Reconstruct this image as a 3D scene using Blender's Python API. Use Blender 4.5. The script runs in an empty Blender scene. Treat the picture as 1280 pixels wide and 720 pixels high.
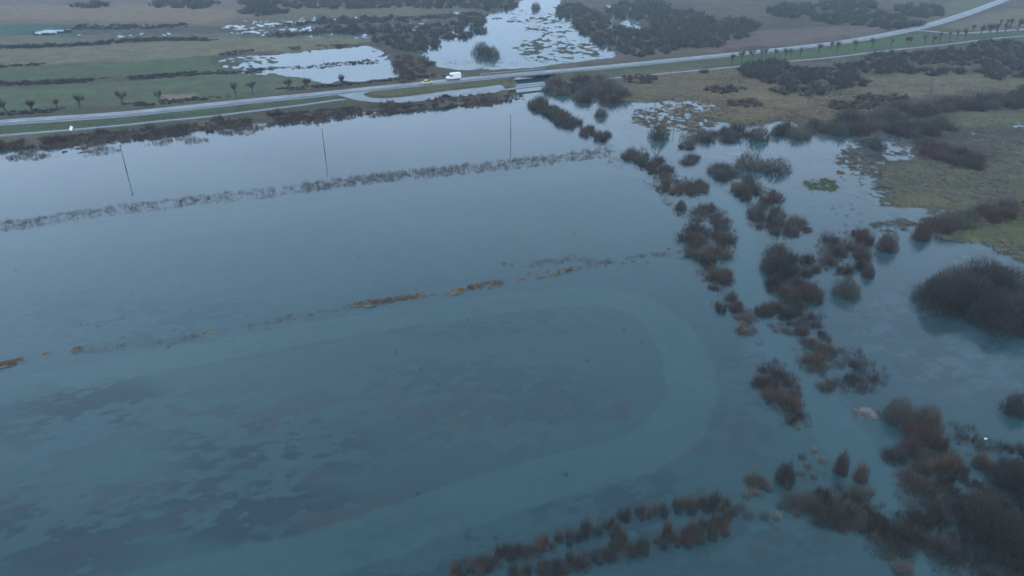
import bpy, bmesh, math, random
import numpy as np
from mathutils import Vector
random.seed(7); RNG = np.random.default_rng(7)
SC = bpy.context.scene
# ------------------------------------------------------------------ camera
CAM_H = 52.0; FPX = 875.0; PITCH = math.radians(26.7)      # FPX: focal length in pixels of the 1280 px photo
cam = bpy.data.cameras.new('camera'); cam.sensor_width = 36; cam.lens = FPX/1280*36
cam.clip_start = 0.5; cam.clip_end = 60000
camo = bpy.data.objects.new('camera', cam); SC.collection.objects.link(camo)
camo.location = (0, 0, CAM_H); camo.rotation_euler = (math.pi/2-PITCH, 0, 0)
SC.camera = camo
# ------------------------------------------------------------------ world, overcast dusk
SUN_EL = math.radians(38); SUN_AZ = math.radians(200)
world = bpy.data.worlds.new('World'); SC.world = world; world.use_nodes = True
wn = world.node_tree; wn.nodes.clear()
out = wn.nodes.new('ShaderNodeOutputWorld'); bg = wn.nodes.new('ShaderNodeBackground')
sky = wn.nodes.new('ShaderNodeTexSky'); sky.sky_type = 'NISHITA'; sky.sun_disc = False
sky.sun_elevation = SUN_EL; sky.sun_rotation = SUN_AZ; sky.air_density = 1.0; sky.dust_density = 2.0; sky.ozone_density = 3.0
tc = wn.nodes.new('ShaderNodeTexCoord'); sep = wn.nodes.new('ShaderNodeSeparateXYZ')
wn.links.new(tc.outputs['Generated'], sep.inputs[0])
ramp = wn.nodes.new('ShaderNodeValToRGB')                   # the cloud sheet: paler low down, blue-grey overhead
wn.links.new(sep.outputs['Z'], ramp.inputs[0])
e = ramp.color_ramp.elements
e[0].position = 0.0; e[0].color = (.33, .45, .61, 1)
e[1].position = 1.0; e[1].color = (.27, .43, .61, 1)
for p_, c_ in ((.15, (.40, .53, .71, 1)), (.23, (.52, .66, .86, 1)), (.34, (.45, .60, .81, 1))):
    e2 = ramp.color_ramp.elements.new(p_); e2.color = c_
cn = wn.nodes.new('ShaderNodeTexNoise'); cn.inputs['Scale'].default_value = 2.2; cn.inputs['Detail'].default_value = 4
cmap = wn.nodes.new('ShaderNodeMapping'); cmap.inputs['Scale'].default_value = (1, 1, 3.5)
wn.links.new(tc.outputs['Generated'], cmap.inputs[0]); wn.links.new(cmap.outputs[0], cn.inputs[0])
cr = wn.nodes.new('ShaderNodeMapRange'); cr.inputs[3].default_value = 8.3; cr.inputs[4].default_value = 11.2
wn.links.new(cn.outputs[0], cr.inputs[0])
side_ = wn.nodes.new('ShaderNodeMapRange'); side_.inputs[1].default_value = -.75; side_.inputs[2].default_value = .45; side_.inputs[3].default_value = 1.38; side_.inputs[4].default_value = .92
wn.links.new(sep.outputs['X'], side_.inputs[0])          # the overcast is thinner, so brighter, towards the left
sm_ = wn.nodes.new('ShaderNodeMath'); sm_.operation = 'MULTIPLY'; wn.links.new(side_.outputs[0], sm_.inputs[0])
mul = wn.nodes.new('ShaderNodeVectorMath'); mul.operation = 'SCALE'
wn.links.new(ramp.outputs[0], mul.inputs[0]); wn.links.new(cr.outputs[0], sm_.inputs[1]); wn.links.new(sm_.outputs[0], mul.inputs['Scale'])
mx = wn.nodes.new('ShaderNodeMixRGB'); mx.inputs[0].default_value = 0.88
wn.links.new(sky.outputs[0], mx.inputs[1]); wn.links.new(mul.outputs[0], mx.inputs[2])
wn.links.new(mx.outputs[0], bg.inputs[0]); bg.inputs[1].default_value = 0.10
wn.links.new(bg.outputs[0], out.inputs[0])
sl = bpy.data.lights.new('sun', 'SUN'); sl.energy = 0.5; sl.angle = math.radians(60); sl.color = (1, .95, .9)
so = bpy.data.objects.new('sun', sl); SC.collection.objects.link(so)
sd_ = Vector((math.sin(SUN_AZ)*math.cos(SUN_EL), math.cos(SUN_AZ)*math.cos(SUN_EL), math.sin(SUN_EL)))
so.rotation_euler = sd_.to_track_quat('Z', 'Y').to_euler()
SC.view_settings.view_transform = 'Standard'; SC.view_settings.look = 'None'
SC.view_settings.exposure = 1.17; SC.view_settings.gamma = 1.0
HAZE = 0.00024
SC.cycles.volume_bounces = 0; SC.cycles.max_bounces = 6; SC.cycles.transparent_max_bounces = 12
SC.cycles.diffuse_bounces = 2; SC.cycles.glossy_bounces = 3
# ------------------------------------------------------------------ helpers
col = SC.collection
CP, SP = math.cos(PITCH), math.sin(PITCH)
def gp(px, py, z=0.0):
    """ground point (x, y) at height z seen at photo pixel (px, py)"""
    u = (px-640)/FPX; v = (360-py)/FPX
    d = (u, CP+v*SP, -SP+v*CP)
    t = (z-CAM_H)/d[2]
    return (d[0]*t, d[1]*t)
def mpp(px, py):
    """metres per photo pixel (across) for something standing at that pixel"""
    x, y = gp(px, py); return (y*CP+CAM_H*SP)/FPX
def gpoly(pts, z=0.0): return np.array([gp(a, b, z) for a, b in pts])
def tag(o, label=None, cat=None, group=None, kind=None):
    if label: o['label'] = label
    if cat: o['category'] = cat
    if group: o['group'] = group
    if kind: o['kind'] = kind
    return o
def link(name, data, parent=None):
    o = bpy.data.objects.new(name, data); col.objects.link(o); o.parent = parent
    return o
def mesh_np(name, V, F, mat=None, smooth=False):
    """V (n,3), F (m,k) all faces the same size"""
    V = np.asarray(V, dtype=np.float32); F = np.asarray(F, dtype=np.int32)
    me = bpy.data.meshes.new(name); k = F.shape[1]
    me.vertices.add(len(V)); me.vertices.foreach_set('co', V.ravel())
    me.loops.add(F.size); me.loops.foreach_set('vertex_index', F.ravel())
    me.polygons.add(len(F)); me.polygons.foreach_set('loop_start', np.arange(0, F.size, k, dtype=np.int32))
    me.polygons.foreach_set('loop_total', np.full(len(F), k, dtype=np.int32))
    if smooth: me.polygons.foreach_set('use_smooth', np.ones(len(F), dtype=bool))
    me.update(calc_edges=True)
    if mat: me.materials.append(mat)
    return me
def hash2(ix, iy, s):
    n = (ix.astype(np.int64)*374761393 + iy.astype(np.int64)*668265263 + s*2147483647) & 0xffffffff
    n = ((n ^ (n >> 13))*1274126177) & 0xffffffff
    n = n ^ (n >> 16)
    return (n & 0xffff)/65535.0
def vnoise(x, y, sc, seed=0):
    x = x/sc; y = y/sc; ix = np.floor(x); iy = np.floor(y); fx = x-ix; fy = y-iy
    fx = fx*fx*(3-2*fx); fy = fy*fy*(3-2*fy)
    a = hash2(ix, iy, seed); b = hash2(ix+1, iy, seed); c = hash2(ix, iy+1, seed); d = hash2(ix+1, iy+1, seed)
    return (a*(1-fx)+b*fx)*(1-fy)+(c*(1-fx)+d*fx)*fy
def fbm(x, y, sc, oct=4, seed=0):
    t = 0; a = .5; s = 0
    for i in range(oct):
        t = t + a*vnoise(x+17.3*i, y-9.1*i, sc/(2**i), seed+i); s += a; a *= .55
    return t/s
def poly_sd(X, Y, P, margin):
    """signed metric distance to polygon P, positive inside; -margin outside its box"""
    r = np.full(X.shape, -float(margin)); lo = P.min(0)-margin; hi = P.max(0)+margin
    m = (X > lo[0]) & (X < hi[0]) & (Y > lo[1]) & (Y < hi[1])
    x = X[m]; y = Y[m]
    if not len(x): return r
    d2 = np.full(x.shape, 1e18); ins = np.zeros(x.shape, bool)
    for i in range(len(P)):
        ax, ay = P[i]; bx, by = P[(i+1) % len(P)]
        ex, ey = bx-ax, by-ay; L = ex*ex+ey*ey+1e-9
        t = np.clip(((x-ax)*ex+(y-ay)*ey)/L, 0, 1)
        d2 = np.minimum(d2, (x-ax-t*ex)**2+(y-ay-t*ey)**2)
        c = ((ay > y) != (by > y)) & (x < (bx-ax)*(y-ay)/(by-ay+1e-12)+ax)
        ins ^= c
    d = np.sqrt(d2); r[m] = np.clip(np.where(ins, d, -d), -margin, 1e9)
    return r
def line_d(X, Y, P, margin=60):
    r = np.full(X.shape, float(margin)); lo = P.min(0)-margin; hi = P.max(0)+margin
    m = (X > lo[0]) & (X < hi[0]) & (Y > lo[1]) & (Y < hi[1]); x = X[m]; y = Y[m]; d2 = np.full(x.shape, float(margin)**2)
    for i in range(len(P)-1):
        ax, ay = P[i]; bx, by = P[i+1]; ex, ey = bx-ax, by-ay; L = ex*ex+ey*ey+1e-9
        t = np.clip(((x-ax)*ex+(y-ay)*ey)/L, 0, 1)
        d2 = np.minimum(d2, (x-ax-t*ex)**2+(y-ay-t*ey)**2)
    r[m] = np.sqrt(d2); return r
def sstep(a, b, x):
    t = np.clip((x-a)/(b-a), 0, 1); return t*t*(3-2*t)
# ------------------------------------------------------------------ materials
def newmat(name):
    m = bpy.data.materials.new(name); m.use_nodes = True; nt = m.node_tree; nt.nodes.clear()
    o = nt.nodes.new('ShaderNodeOutputMaterial'); return m, nt, o
def plain(name, c, rough=.6, metal=0, var=.12, scale=3.0, spec=.5, bump=0):
    m, nt, o = newmat(name); p = nt.nodes.new('ShaderNodeBsdfPrincipled')
    n = nt.nodes.new('ShaderNodeTexNoise'); n.inputs['Scale'].default_value = scale; n.inputs['Detail'].default_value = 4
    g = nt.nodes.new('ShaderNodeTexCoord'); nt.links.new(g.outputs['Object'], n.inputs['Vector'])
    r = nt.nodes.new('ShaderNodeMapRange'); r.inputs[3].default_value = 1-var; r.inputs[4].default_value = 1+var
    nt.links.new(n.outputs[0], r.inputs[0])
    s = nt.nodes.new('ShaderNodeVectorMath'); s.operation = 'SCALE'; s.inputs[0].default_value = c[:3]
    nt.links.new(r.outputs[0], s.inputs['Scale']); nt.links.new(s.outputs[0], p.inputs['Base Color'])
    p.inputs['Roughness'].default_value = rough; p.inputs['Metallic'].default_value = metal
    p.inputs['Specular IOR Level'].default_value = spec
    nt.links.new(p.outputs[0], o.inputs[0]); return m
def twig_mat(name, cols, rough=.9):
    """bare twigs or dry blades: each blade its own tone, each plant its own tone"""
    m, nt, o = newmat(name); p = nt.nodes.new('ShaderNodeBsdfPrincipled')
    g = nt.nodes.new('ShaderNodeNewGeometry'); oi = nt.nodes.new('ShaderNodeObjectInfo')
    a = nt.nodes.new('ShaderNodeMath'); a.operation = 'MULTIPLY'; a.inputs[1].default_value = .55
    b = nt.nodes.new('ShaderNodeMath'); b.operation = 'MULTIPLY_ADD'; b.inputs[1].default_value = .45
    a.inputs[1].default_value = .40; b.inputs[1].default_value = .30
    nz = nt.nodes.new('ShaderNodeTexNoise'); nz.inputs['Scale'].default_value = .16; nz.inputs['Detail'].default_value = 3; nt.links.new(g.outputs['Position'], nz.inputs['Vector'])
    nr = nt.nodes.new('ShaderNodeMapRange'); nr.inputs[1].default_value = .3; nr.inputs[2].default_value = .7; nr.inputs[3].default_value = -.05; nr.inputs[4].default_value = .42; nt.links.new(nz.outputs[0], nr.inputs[0])
    ad = nt.nodes.new('ShaderNodeMath'); ad.operation = 'ADD'; nt.links.new(a.outputs[0], ad.inputs[0]); nt.links.new(nr.outputs[0], ad.inputs[1])
    nt.links.new(g.outputs['Random Per Island'], a.inputs[0]); nt.links.new(oi.outputs['Random'], b.inputs[0]); nt.links.new(ad.outputs[0], b.inputs[2])
    r = nt.nodes.new('ShaderNodeValToRGB'); el = r.color_ramp.elements
    el[0].position = 0; el[0].color = (*cols[0], 1); el[1].position = 1; el[1].color = (*cols[-1], 1)
    for i, c in enumerate(cols[1:-1]):
        q = el.new((i+1)/(len(cols)-1)); q.color = (*c, 1)
    nt.links.new(b.outputs[0], r.inputs[0]); nt.links.new(r.outputs[0], p.inputs['Base Color'])
    p.inputs['Roughness'].default_value = rough; p.inputs['Specular IOR Level'].default_value = .2
    nt.links.new(p.outputs[0], o.inputs[0]); return m
M = {}
M['twig_dark'] = twig_mat('bare_willow_twigs', [(.022, .021, .020), (.060, .055, .048), (.034, .034, .030), (.13, .11, .085)])
M['twig_red'] = twig_mat('reddish_bare_twigs', [(.032, .024, .021), (.09, .058, .047), (.05, .038, .033), (.17, .115, .08)])
M['twig_grey'] = twig_mat('grey_bare_twigs', [(.035, .037, .033), (.10, .10, .09), (.06, .06, .045), (.19, .175, .14)])
M['twig_olive'] = twig_mat('olive_bare_twigs', [(.028, .032, .026), (.065, .068, .048), (.042, .048, .038), (.10, .10, .065)])
M['reed_ochre'] = twig_mat('dry_reed_ochre', [(.10, .07, .04), (.30, .22, .12), (.18, .13, .08), (.40, .31, .18)])
M['reed_brown'] = twig_mat('dry_reed_brown', [(.04, .03, .024), (.12, .085, .062), (.07, .053, .043), (.20, .145, .10)])
M['reed_grey'] = twig_mat('dry_reed_grey', [(.06, .06, .05), (.16, .15, .13), (.10, .09, .08), (.26, .24, .20)])
M['grass_green'] = twig_mat('green_grass_blades', [(.05, .08, .025), (.09, .13, .04), (.07, .10, .035), (.14, .16, .07)])
M['bark'] = plain('willow_bark', (.07, .06, .05), .9)
M['pole_wood'] = plain('weathered_pole_wood', (.075, .065, .055), .9)
M['metal'] = plain('galvanised_steel', (.35, .37, .38), .5, .6)
M['white_paint'] = plain('white_paint', (.8, .8, .8), .35, var=.03)
M['yellow_paint'] = plain('yellow_paint', (.62, .60, .30), .3, var=.03)
M['dark_paint'] = plain('dark_car_paint', (.02, .025, .03), .25, var=.05)
M['glass'] = plain('dark_vehicle_glass', (.015, .02, .022), .08, var=.02)
M['tyre'] = plain('tyre_rubber', (.02, .02, .02), .9)
M['lamp_red'] = plain('red_lamp_lens', (.35, .02, .02), .2)
M['lamp_clear'] = plain('clear_lamp_lens', (.6, .6, .6), .1)
M['plastic_black'] = plain('black_trim', (.025, .025, .025), .7)
M['paint_line'] = plain('road_marking_paint', (.55, .56, .56), .6, var=.3, scale=.5)
# ground: albedo comes from the painted cover map, broken up by noise
def ground_mat():
    m, nt, o = newmat('ground_cover'); p = nt.nodes.new('ShaderNodeBsdfPrincipled')
    at = nt.nodes.new('ShaderNodeAttribute'); at.attribute_name = 'cover'
    g = nt.nodes.new('ShaderNodeNewGeometry')
    def noise(sc, lo, hi, det=5):
        n = nt.nodes.new('ShaderNodeTexNoise'); n.inputs['Scale'].default_value = sc; n.inputs['Detail'].default_value = det; n.inputs['Roughness'].default_value = .65
        nt.links.new(g.outputs['Position'], n.inputs['Vector'])
        r = nt.nodes.new('ShaderNodeMapRange'); r.inputs[1].default_value = .3; r.inputs[2].default_value = .7; r.inputs[3].default_value = lo; r.inputs[4].default_value = hi
        nt.links.new(n.outputs[0], r.inputs[0]); return r.outputs[0], n.outputs[0]
    a, _ = noise(.12, .78, 1.22); b, nb = noise(1.1, .6, 1.4)
    mm = nt.nodes.new('ShaderNodeMath'); mm.operation = 'MULTIPLY'; nt.links.new(a, mm.inputs[0]); nt.links.new(b, mm.inputs[1])
    dry = nt.nodes.new('ShaderNodeMapRange'); dry.inputs[3].default_value = .18; nt.links.new(at.outputs['Alpha'], dry.inputs[0])   # soft silt under water shows less of the turf's texture
    bl = nt.nodes.new('ShaderNodeMix'); bl.data_type = 'FLOAT'; bl.inputs[2].default_value = 1.0; nt.links.new(dry.outputs[0], bl.inputs[0]); nt.links.new(mm.outputs[0], bl.inputs[3])
    s = nt.nodes.new('ShaderNodeVectorMath'); s.operation = 'SCALE'; nt.links.new(at.outputs['Color'], s.inputs[0]); nt.links.new(bl.outputs[0], s.inputs['Scale'])
    bst = nt.nodes.new('ShaderNodeMath'); bst.operation = 'MULTIPLY'; bst.inputs[1].default_value = .8; nt.links.new(at.outputs['Alpha'], bst.inputs[0])
    nt.links.new(s.outputs[0], p.inputs['Base Color']); p.inputs['Roughness'].default_value = .95; p.inputs['Specular IOR Level'].default_value = .1
    bp = nt.nodes.new('ShaderNodeBump'); bp.inputs['Distance'].default_value = .4; nt.links.new(bst.outputs[0], bp.inputs['Strength'])
    nt.links.new(nb, bp.inputs['Height']); nt.links.new(bp.outputs[0], p.inputs['Normal'])
    nt.links.new(p.outputs[0], o.inputs[0]); return m
def water_mat():
    m, nt, o = newmat('flood_water')
    g = nt.nodes.new('ShaderNodeNewGeometry')
    fr = nt.nodes.new('ShaderNodeFresnel'); fr.inputs['IOR'].default_value = 1.34
    gl = nt.nodes.new('ShaderNodeBsdfGlossy'); gl.inputs['Roughness'].default_value = .045
    df = nt.nodes.new('ShaderNodeBsdfDiffuse'); tr = nt.nodes.new('ShaderNodeBsdfTransparent'); tr.inputs[0].default_value = (.66, .86, .88, 1)
    # silt carried by the water, drifting in long faint streaks
    mp = nt.nodes.new('ShaderNodeMapping'); mp.inputs['Rotation'].default_value = (0, 0, math.radians(-8)); mp.inputs['Scale'].default_value = (.008, .022, 1)
    nt.links.new(g.outputs['Position'], mp.inputs[0])
    n = nt.nodes.new('ShaderNodeTexNoise'); n.inputs['Scale'].default_value = 1; n.inputs['Detail'].default_value = 5; n.inputs['Roughness'].default_value = .55
    nt.links.new(mp.outputs[0], n.inputs['Vector'])
    r = nt.nodes.new('ShaderNodeValToRGB'); r.color_ramp.elements[0].position = .35; r.color_ramp.elements[1].position = .7
    r.color_ramp.elements[0].color = (.026, .066, .078, 1); r.color_ramp.elements[1].color = (.060, .098, .096, 1)
    nt.links.new(n.outputs[0], r.inputs[0]); nt.links.new(r.outputs[0], df.inputs[0])
    mt = nt.nodes.new('ShaderNodeMixShader'); mt.inputs[0].default_value = .34
    nt.links.new(tr.outputs[0], mt.inputs[1]); nt.links.new(df.outputs[0], mt.inputs[2])
    ms = nt.nodes.new('ShaderNodeMixShader'); nt.links.new(fr.outputs[0], ms.inputs[0]); nt.links.new(mt.outputs[0], ms.inputs[1]); nt.links.new(gl.outputs[0], ms.inputs[2])
    # wind ripples: calm and ruffled patches
    w1 = nt.nodes.new('ShaderNodeTexNoise'); w1.inputs['Scale'].default_value = 1.6; w1.inputs['Detail'].default_value = 3
    nt.links.new(g.outputs['Position'], w1.inputs['Vector'])
    n2 = nt.nodes.new('ShaderNodeTexNoise'); n2.inputs['Scale'].default_value = 1.7; n2.inputs['Detail'].default_value = 3
    nt.links.new(mp.outputs[0], n2.inputs['Vector'])
    st = nt.nodes.new('ShaderNodeMapRange'); st.inputs[1].default_value = .35; st.inputs[2].default_value = .65; st.inputs[3].default_value = .004; st.inputs[4].default_value = .07
    nt.links.new(n2.outputs[0], st.inputs[0])
    bp = nt.nodes.new('ShaderNodeBump'); bp.inputs['Distance'].default_value = .06
    nt.links.new(st.outputs[0], bp.inputs['Strength']); nt.links.new(w1.outputs[0], bp.inputs['Height'])
    nt.links.new(bp.outputs[0], gl.inputs['Normal']); nt.links.new(bp.outputs[0], fr.inputs['Normal'])
    nt.links.new(ms.outputs[0], o.inputs[0]); return m
def asphalt_mat():
    m, nt, o = newmat('wet_asphalt'); p = nt.nodes.new('ShaderNodeBsdfPrincipled'); g = nt.nodes.new('ShaderNodeNewGeometry')
    n = nt.nodes.new('ShaderNodeTexNoise'); n.inputs['Scale'].default_value = .25; n.inputs['Detail'].default_value = 6
    nt.links.new(g.outputs['Position'], n.inputs['Vector'])
    r = nt.nodes.new('ShaderNodeValToRGB'); r.color_ramp.elements[0].position = .35; r.color_ramp.elements[1].position = .7
    r.color_ramp.elements[0].color = (.075, .08, .085, 1); r.color_ramp.elements[1].color = (.12, .125, .13, 1)
    nt.links.new(n.outputs[0], r.inputs[0]); nt.links.new(r.outputs[0], p.inputs['Base Color'])
    q = nt.nodes.new('ShaderNodeMapRange'); q.inputs[1].default_value = .35; q.inputs[2].default_value = .65; q.inputs[3].default_value = .38; q.inputs[4].default_value = .6
    nt.links.new(n.outputs[0], q.inputs[0]); nt.links.new(q.outputs[0], p.inputs['Roughness'])
    p.inputs['Specular IOR Level'].default_value = .5; p.inputs['Coat Weight'].default_value = .12; p.inputs['Coat Roughness'].default_value = .25
    nt.links.new(p.outputs[0], o.inputs[0]); return m
M['ground'] = ground_mat(); M['water'] = water_mat(); M['asphalt'] = asphalt_mat()
# ------------------------------------------------------------------ plan of the place (measured points)
RZ = 1.5; PZ = 1.1
road_px = [(-260, 176.5), (-120, 164), (0, 153), (80, 148), (160, 142.5), (240, 134), (320, 125.5), (400, 118), (450, 112.5), (520, 105.5), (600, 97.5), (660, 92), (740, 85.5), (800, 79.5),
           (850, 74.5), (900, 69.5), (960, 63.3), (1000, 59), (1040, 54.5), (1080, 48.5), (1120, 41), (1160, 32), (1200, 20), (1232, 8.5), (1262, -3), (1295, -16), (1330, -27)]
path_px = [(-200, 186), (0, 169.5), (100, 161.5), (150, 157), (200, 151.5), (260, 146), (320, 138.5), (380, 131), (425, 124.5), (450, 121.5)]
path2_px = [(628, 113), (645, 110), (700, 104.5), (765, 97.8), (840, 91), (915, 84), (965, 78), (1000, 75.5), (1040, 72), (1095, 64.8), (1140, 60), (1180, 56), (1210, 52), (1250, 47.5), (1300, 43)]
side_px = [(1140, 37.5), (1165, 39), (1185, 42), (1220, 41), (1260, 38), (1320, 34)]
layby_px = [(418, 117.5), (436, 115.4), (452, 114), (470, 112.2), (466, 113.8), (457, 116), (454, 118), (458, 120.6), (468, 122.6), (482, 123), (505, 121), (540, 116.5), (560, 113.6), (600, 109.3), (624, 106),
            (628, 107), (632, 111.5), (620, 115.5), (600, 118), (560, 122.5), (530, 126), (500, 128), (470, 128), (450, 125.8), (434, 122.5)]
road = gpoly(road_px, RZ); path = gpoly(path_px, PZ); path2 = gpoly(path2_px, PZ); side = gpoly(side_px, RZ); layby = gpoly(layby_px, RZ)
def smooth_line(P, n=4):
    for _ in range(n):
        Q = [P[0]]
        for a, b in zip(P[:-1], P[1:]): Q += [a*.75+b*.25, a*.25+b*.75]
        Q.append(P[-1]); P = np.array(Q)
    return P
road = smooth_line(road, 2); path = smooth_line(path, 2); path2 = smooth_line(path2, 2); side = smooth_line(side, 2)
# land: (polygon px, soft metres)
land = [
 # everything beyond the shore of the road embankment
 ([(-900, 262), (-300, 213), (0, 188), (60, 182), (160, 171), (240, 163), (330, 153), (420, 143), (500, 133), (600, 124.5), (660, 118.5), (700, 114), (745, 119), (775, 124), (800, 128), (850, 140),
   (900, 152), (940, 158), (985, 150), (1000, 159), (1080, 158), (1110, 166), (1080, 174), (1078, 200), (1092, 220), (1096, 245), (1104, 262), (1150, 260), (1180, 262), (1130, 272), (1085, 281), (1110, 287),
   (1170, 283), (1180, 300), (1230, 306), (1250, 312), (1290, 335), (1700, 480), (2600, 300), (2600, -60), (-1700, -60)], 2.2),
 # green islet in the right-hand bay, turf ridge between the flooded fields
 ([(1005, 229), (1020, 224), (1042, 226), (1050, 234), (1040, 240), (1015, 239)], 1.2),
 ([(1062, 512), (1078, 508), (1098, 517), (1100, 523), (1080, 524)], .3),
]
wet = [
 ([(300, 72), (345, 69), (400, 62), (455, 57), (474, 60), (486, 74), (497, 88), (496, 97), (478, 99), (450, 103), (425, 101), (410, 106), (385, 98), (350, 94), (300, 88)], 6),
 ([(640, 6), (655, 0), (660, -8), (700, -10), (700, 4), (692, 12), (712, 20), (730, 36), (750, 50), (774, 66), (765, 73), (735, 76), (700, 80), (660, 86), (610, 88), (575, 88), (550, 84), (528, 80), (524, 70), (532, 58), (556, 44), (585, 28), (610, 18), (625, 14)], 3),
 ([(756, 6), (772, 8), (792, 22), (812, 44), (806, 50), (784, 36), (764, 22)], 2.5),
 ([(38, 41), (60, 37.5), (86, 37.5), (84, 41), (60, 43)], 2.5), ([(112, 30.6), (222, 31.6), (222, 33.2), (112, 32.2)], 2),
 ([(324, 30), (380, 25.5), (432, 23.5), (432, 26), (380, 28), (326, 32)], 2), ([(556, 15.5), (592, 13.5), (592, 17.5), (560, 18.5)], 2), ([(606, 12), (618, 12), (618, 16), (608, 16)], 2),
 ([(250, 92.5), (340, 85), (400, 77), (400, 79.5), (340, 88), (250, 95.2)], 1.2),
 ([(627, 100.5), (640, 98.5), (684, 95.5), (688, 99), (664, 103), (642, 104)], 1.0),
 ([(645, 112), (715, 107), (720, 112), (700, 118), (655, 120)], 1.5),
 ([(1110, 153), (1125, 150), (1145, 158), (1165, 174), (1170, 190), (1140, 200), (1110, 200), (1095, 185), (1105, 168)], 4),
 ([(205, 47.5), (222, 47.5), (222, 49.5), (205, 49.5)], 1.5), ([(250, 50), (300, 47), (300, 49), (252, 52.5)], 1.5), ([(868, 20), (888, 20), (885, 27), (870, 26)], 2), ([(1118, 27.5), (1132, 27.5), (1130, 30.5), (1120, 30.5)], 2),
 ([(1265, 155), (1282, 154), (1282, 160), (1268, 160)], 1), ([(770, 140), (800, 130), (850, 128), (880, 150), (905, 158), (850, 166), (800, 160)], 6),
]
# places where tussocks and pools mix: (cx, cy, rx, ry, amplitude)
speck = [(850, 145, 85, 28, .55), (1075, 205, 45, 40, .5), (1095, 250, 35, 30, .35), (1130, 175, 50, 28, .8), (700, 62, 85, 24, .47), (600, 80, 80, 12, .38), (780, 28, 40, 26, .5), (310, 78, 60, 14, .5),
         (430, 70, 90, 14, .34), (1255, 320, 60, 20, .3), (1230, 165, 60, 20, .35), (150, 42, 180, 12, .35), (430, 35, 230, 22, .4), (640, 20, 60, 14, .4), (1150, 285, 90, 14, .4), (1020, 185, 60, 20, .25),
         (300, 92, 60, 5, .5), (740, 122, 60, 16, .4), (90, 186, 60, 9, .5), (490, 376, 56, 12, .3), (575, 362, 30, 9, .3), (620, 354, 16, 6, .3), (683, 345, 20, 7, .3), (1025, 232, 36, 15, .36), (1080, 516, 30, 12, .42), (356, 398, 20, 6, .3), (280, 165, 120, 12, .3), (1040, 262, 60, 14, .25), (1160, 270, 40, 16, .42), (1105, 160, 60, 16, .45), (690, 30, 60, 30, .42), (560, 70, 50, 16, .3)]
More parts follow.
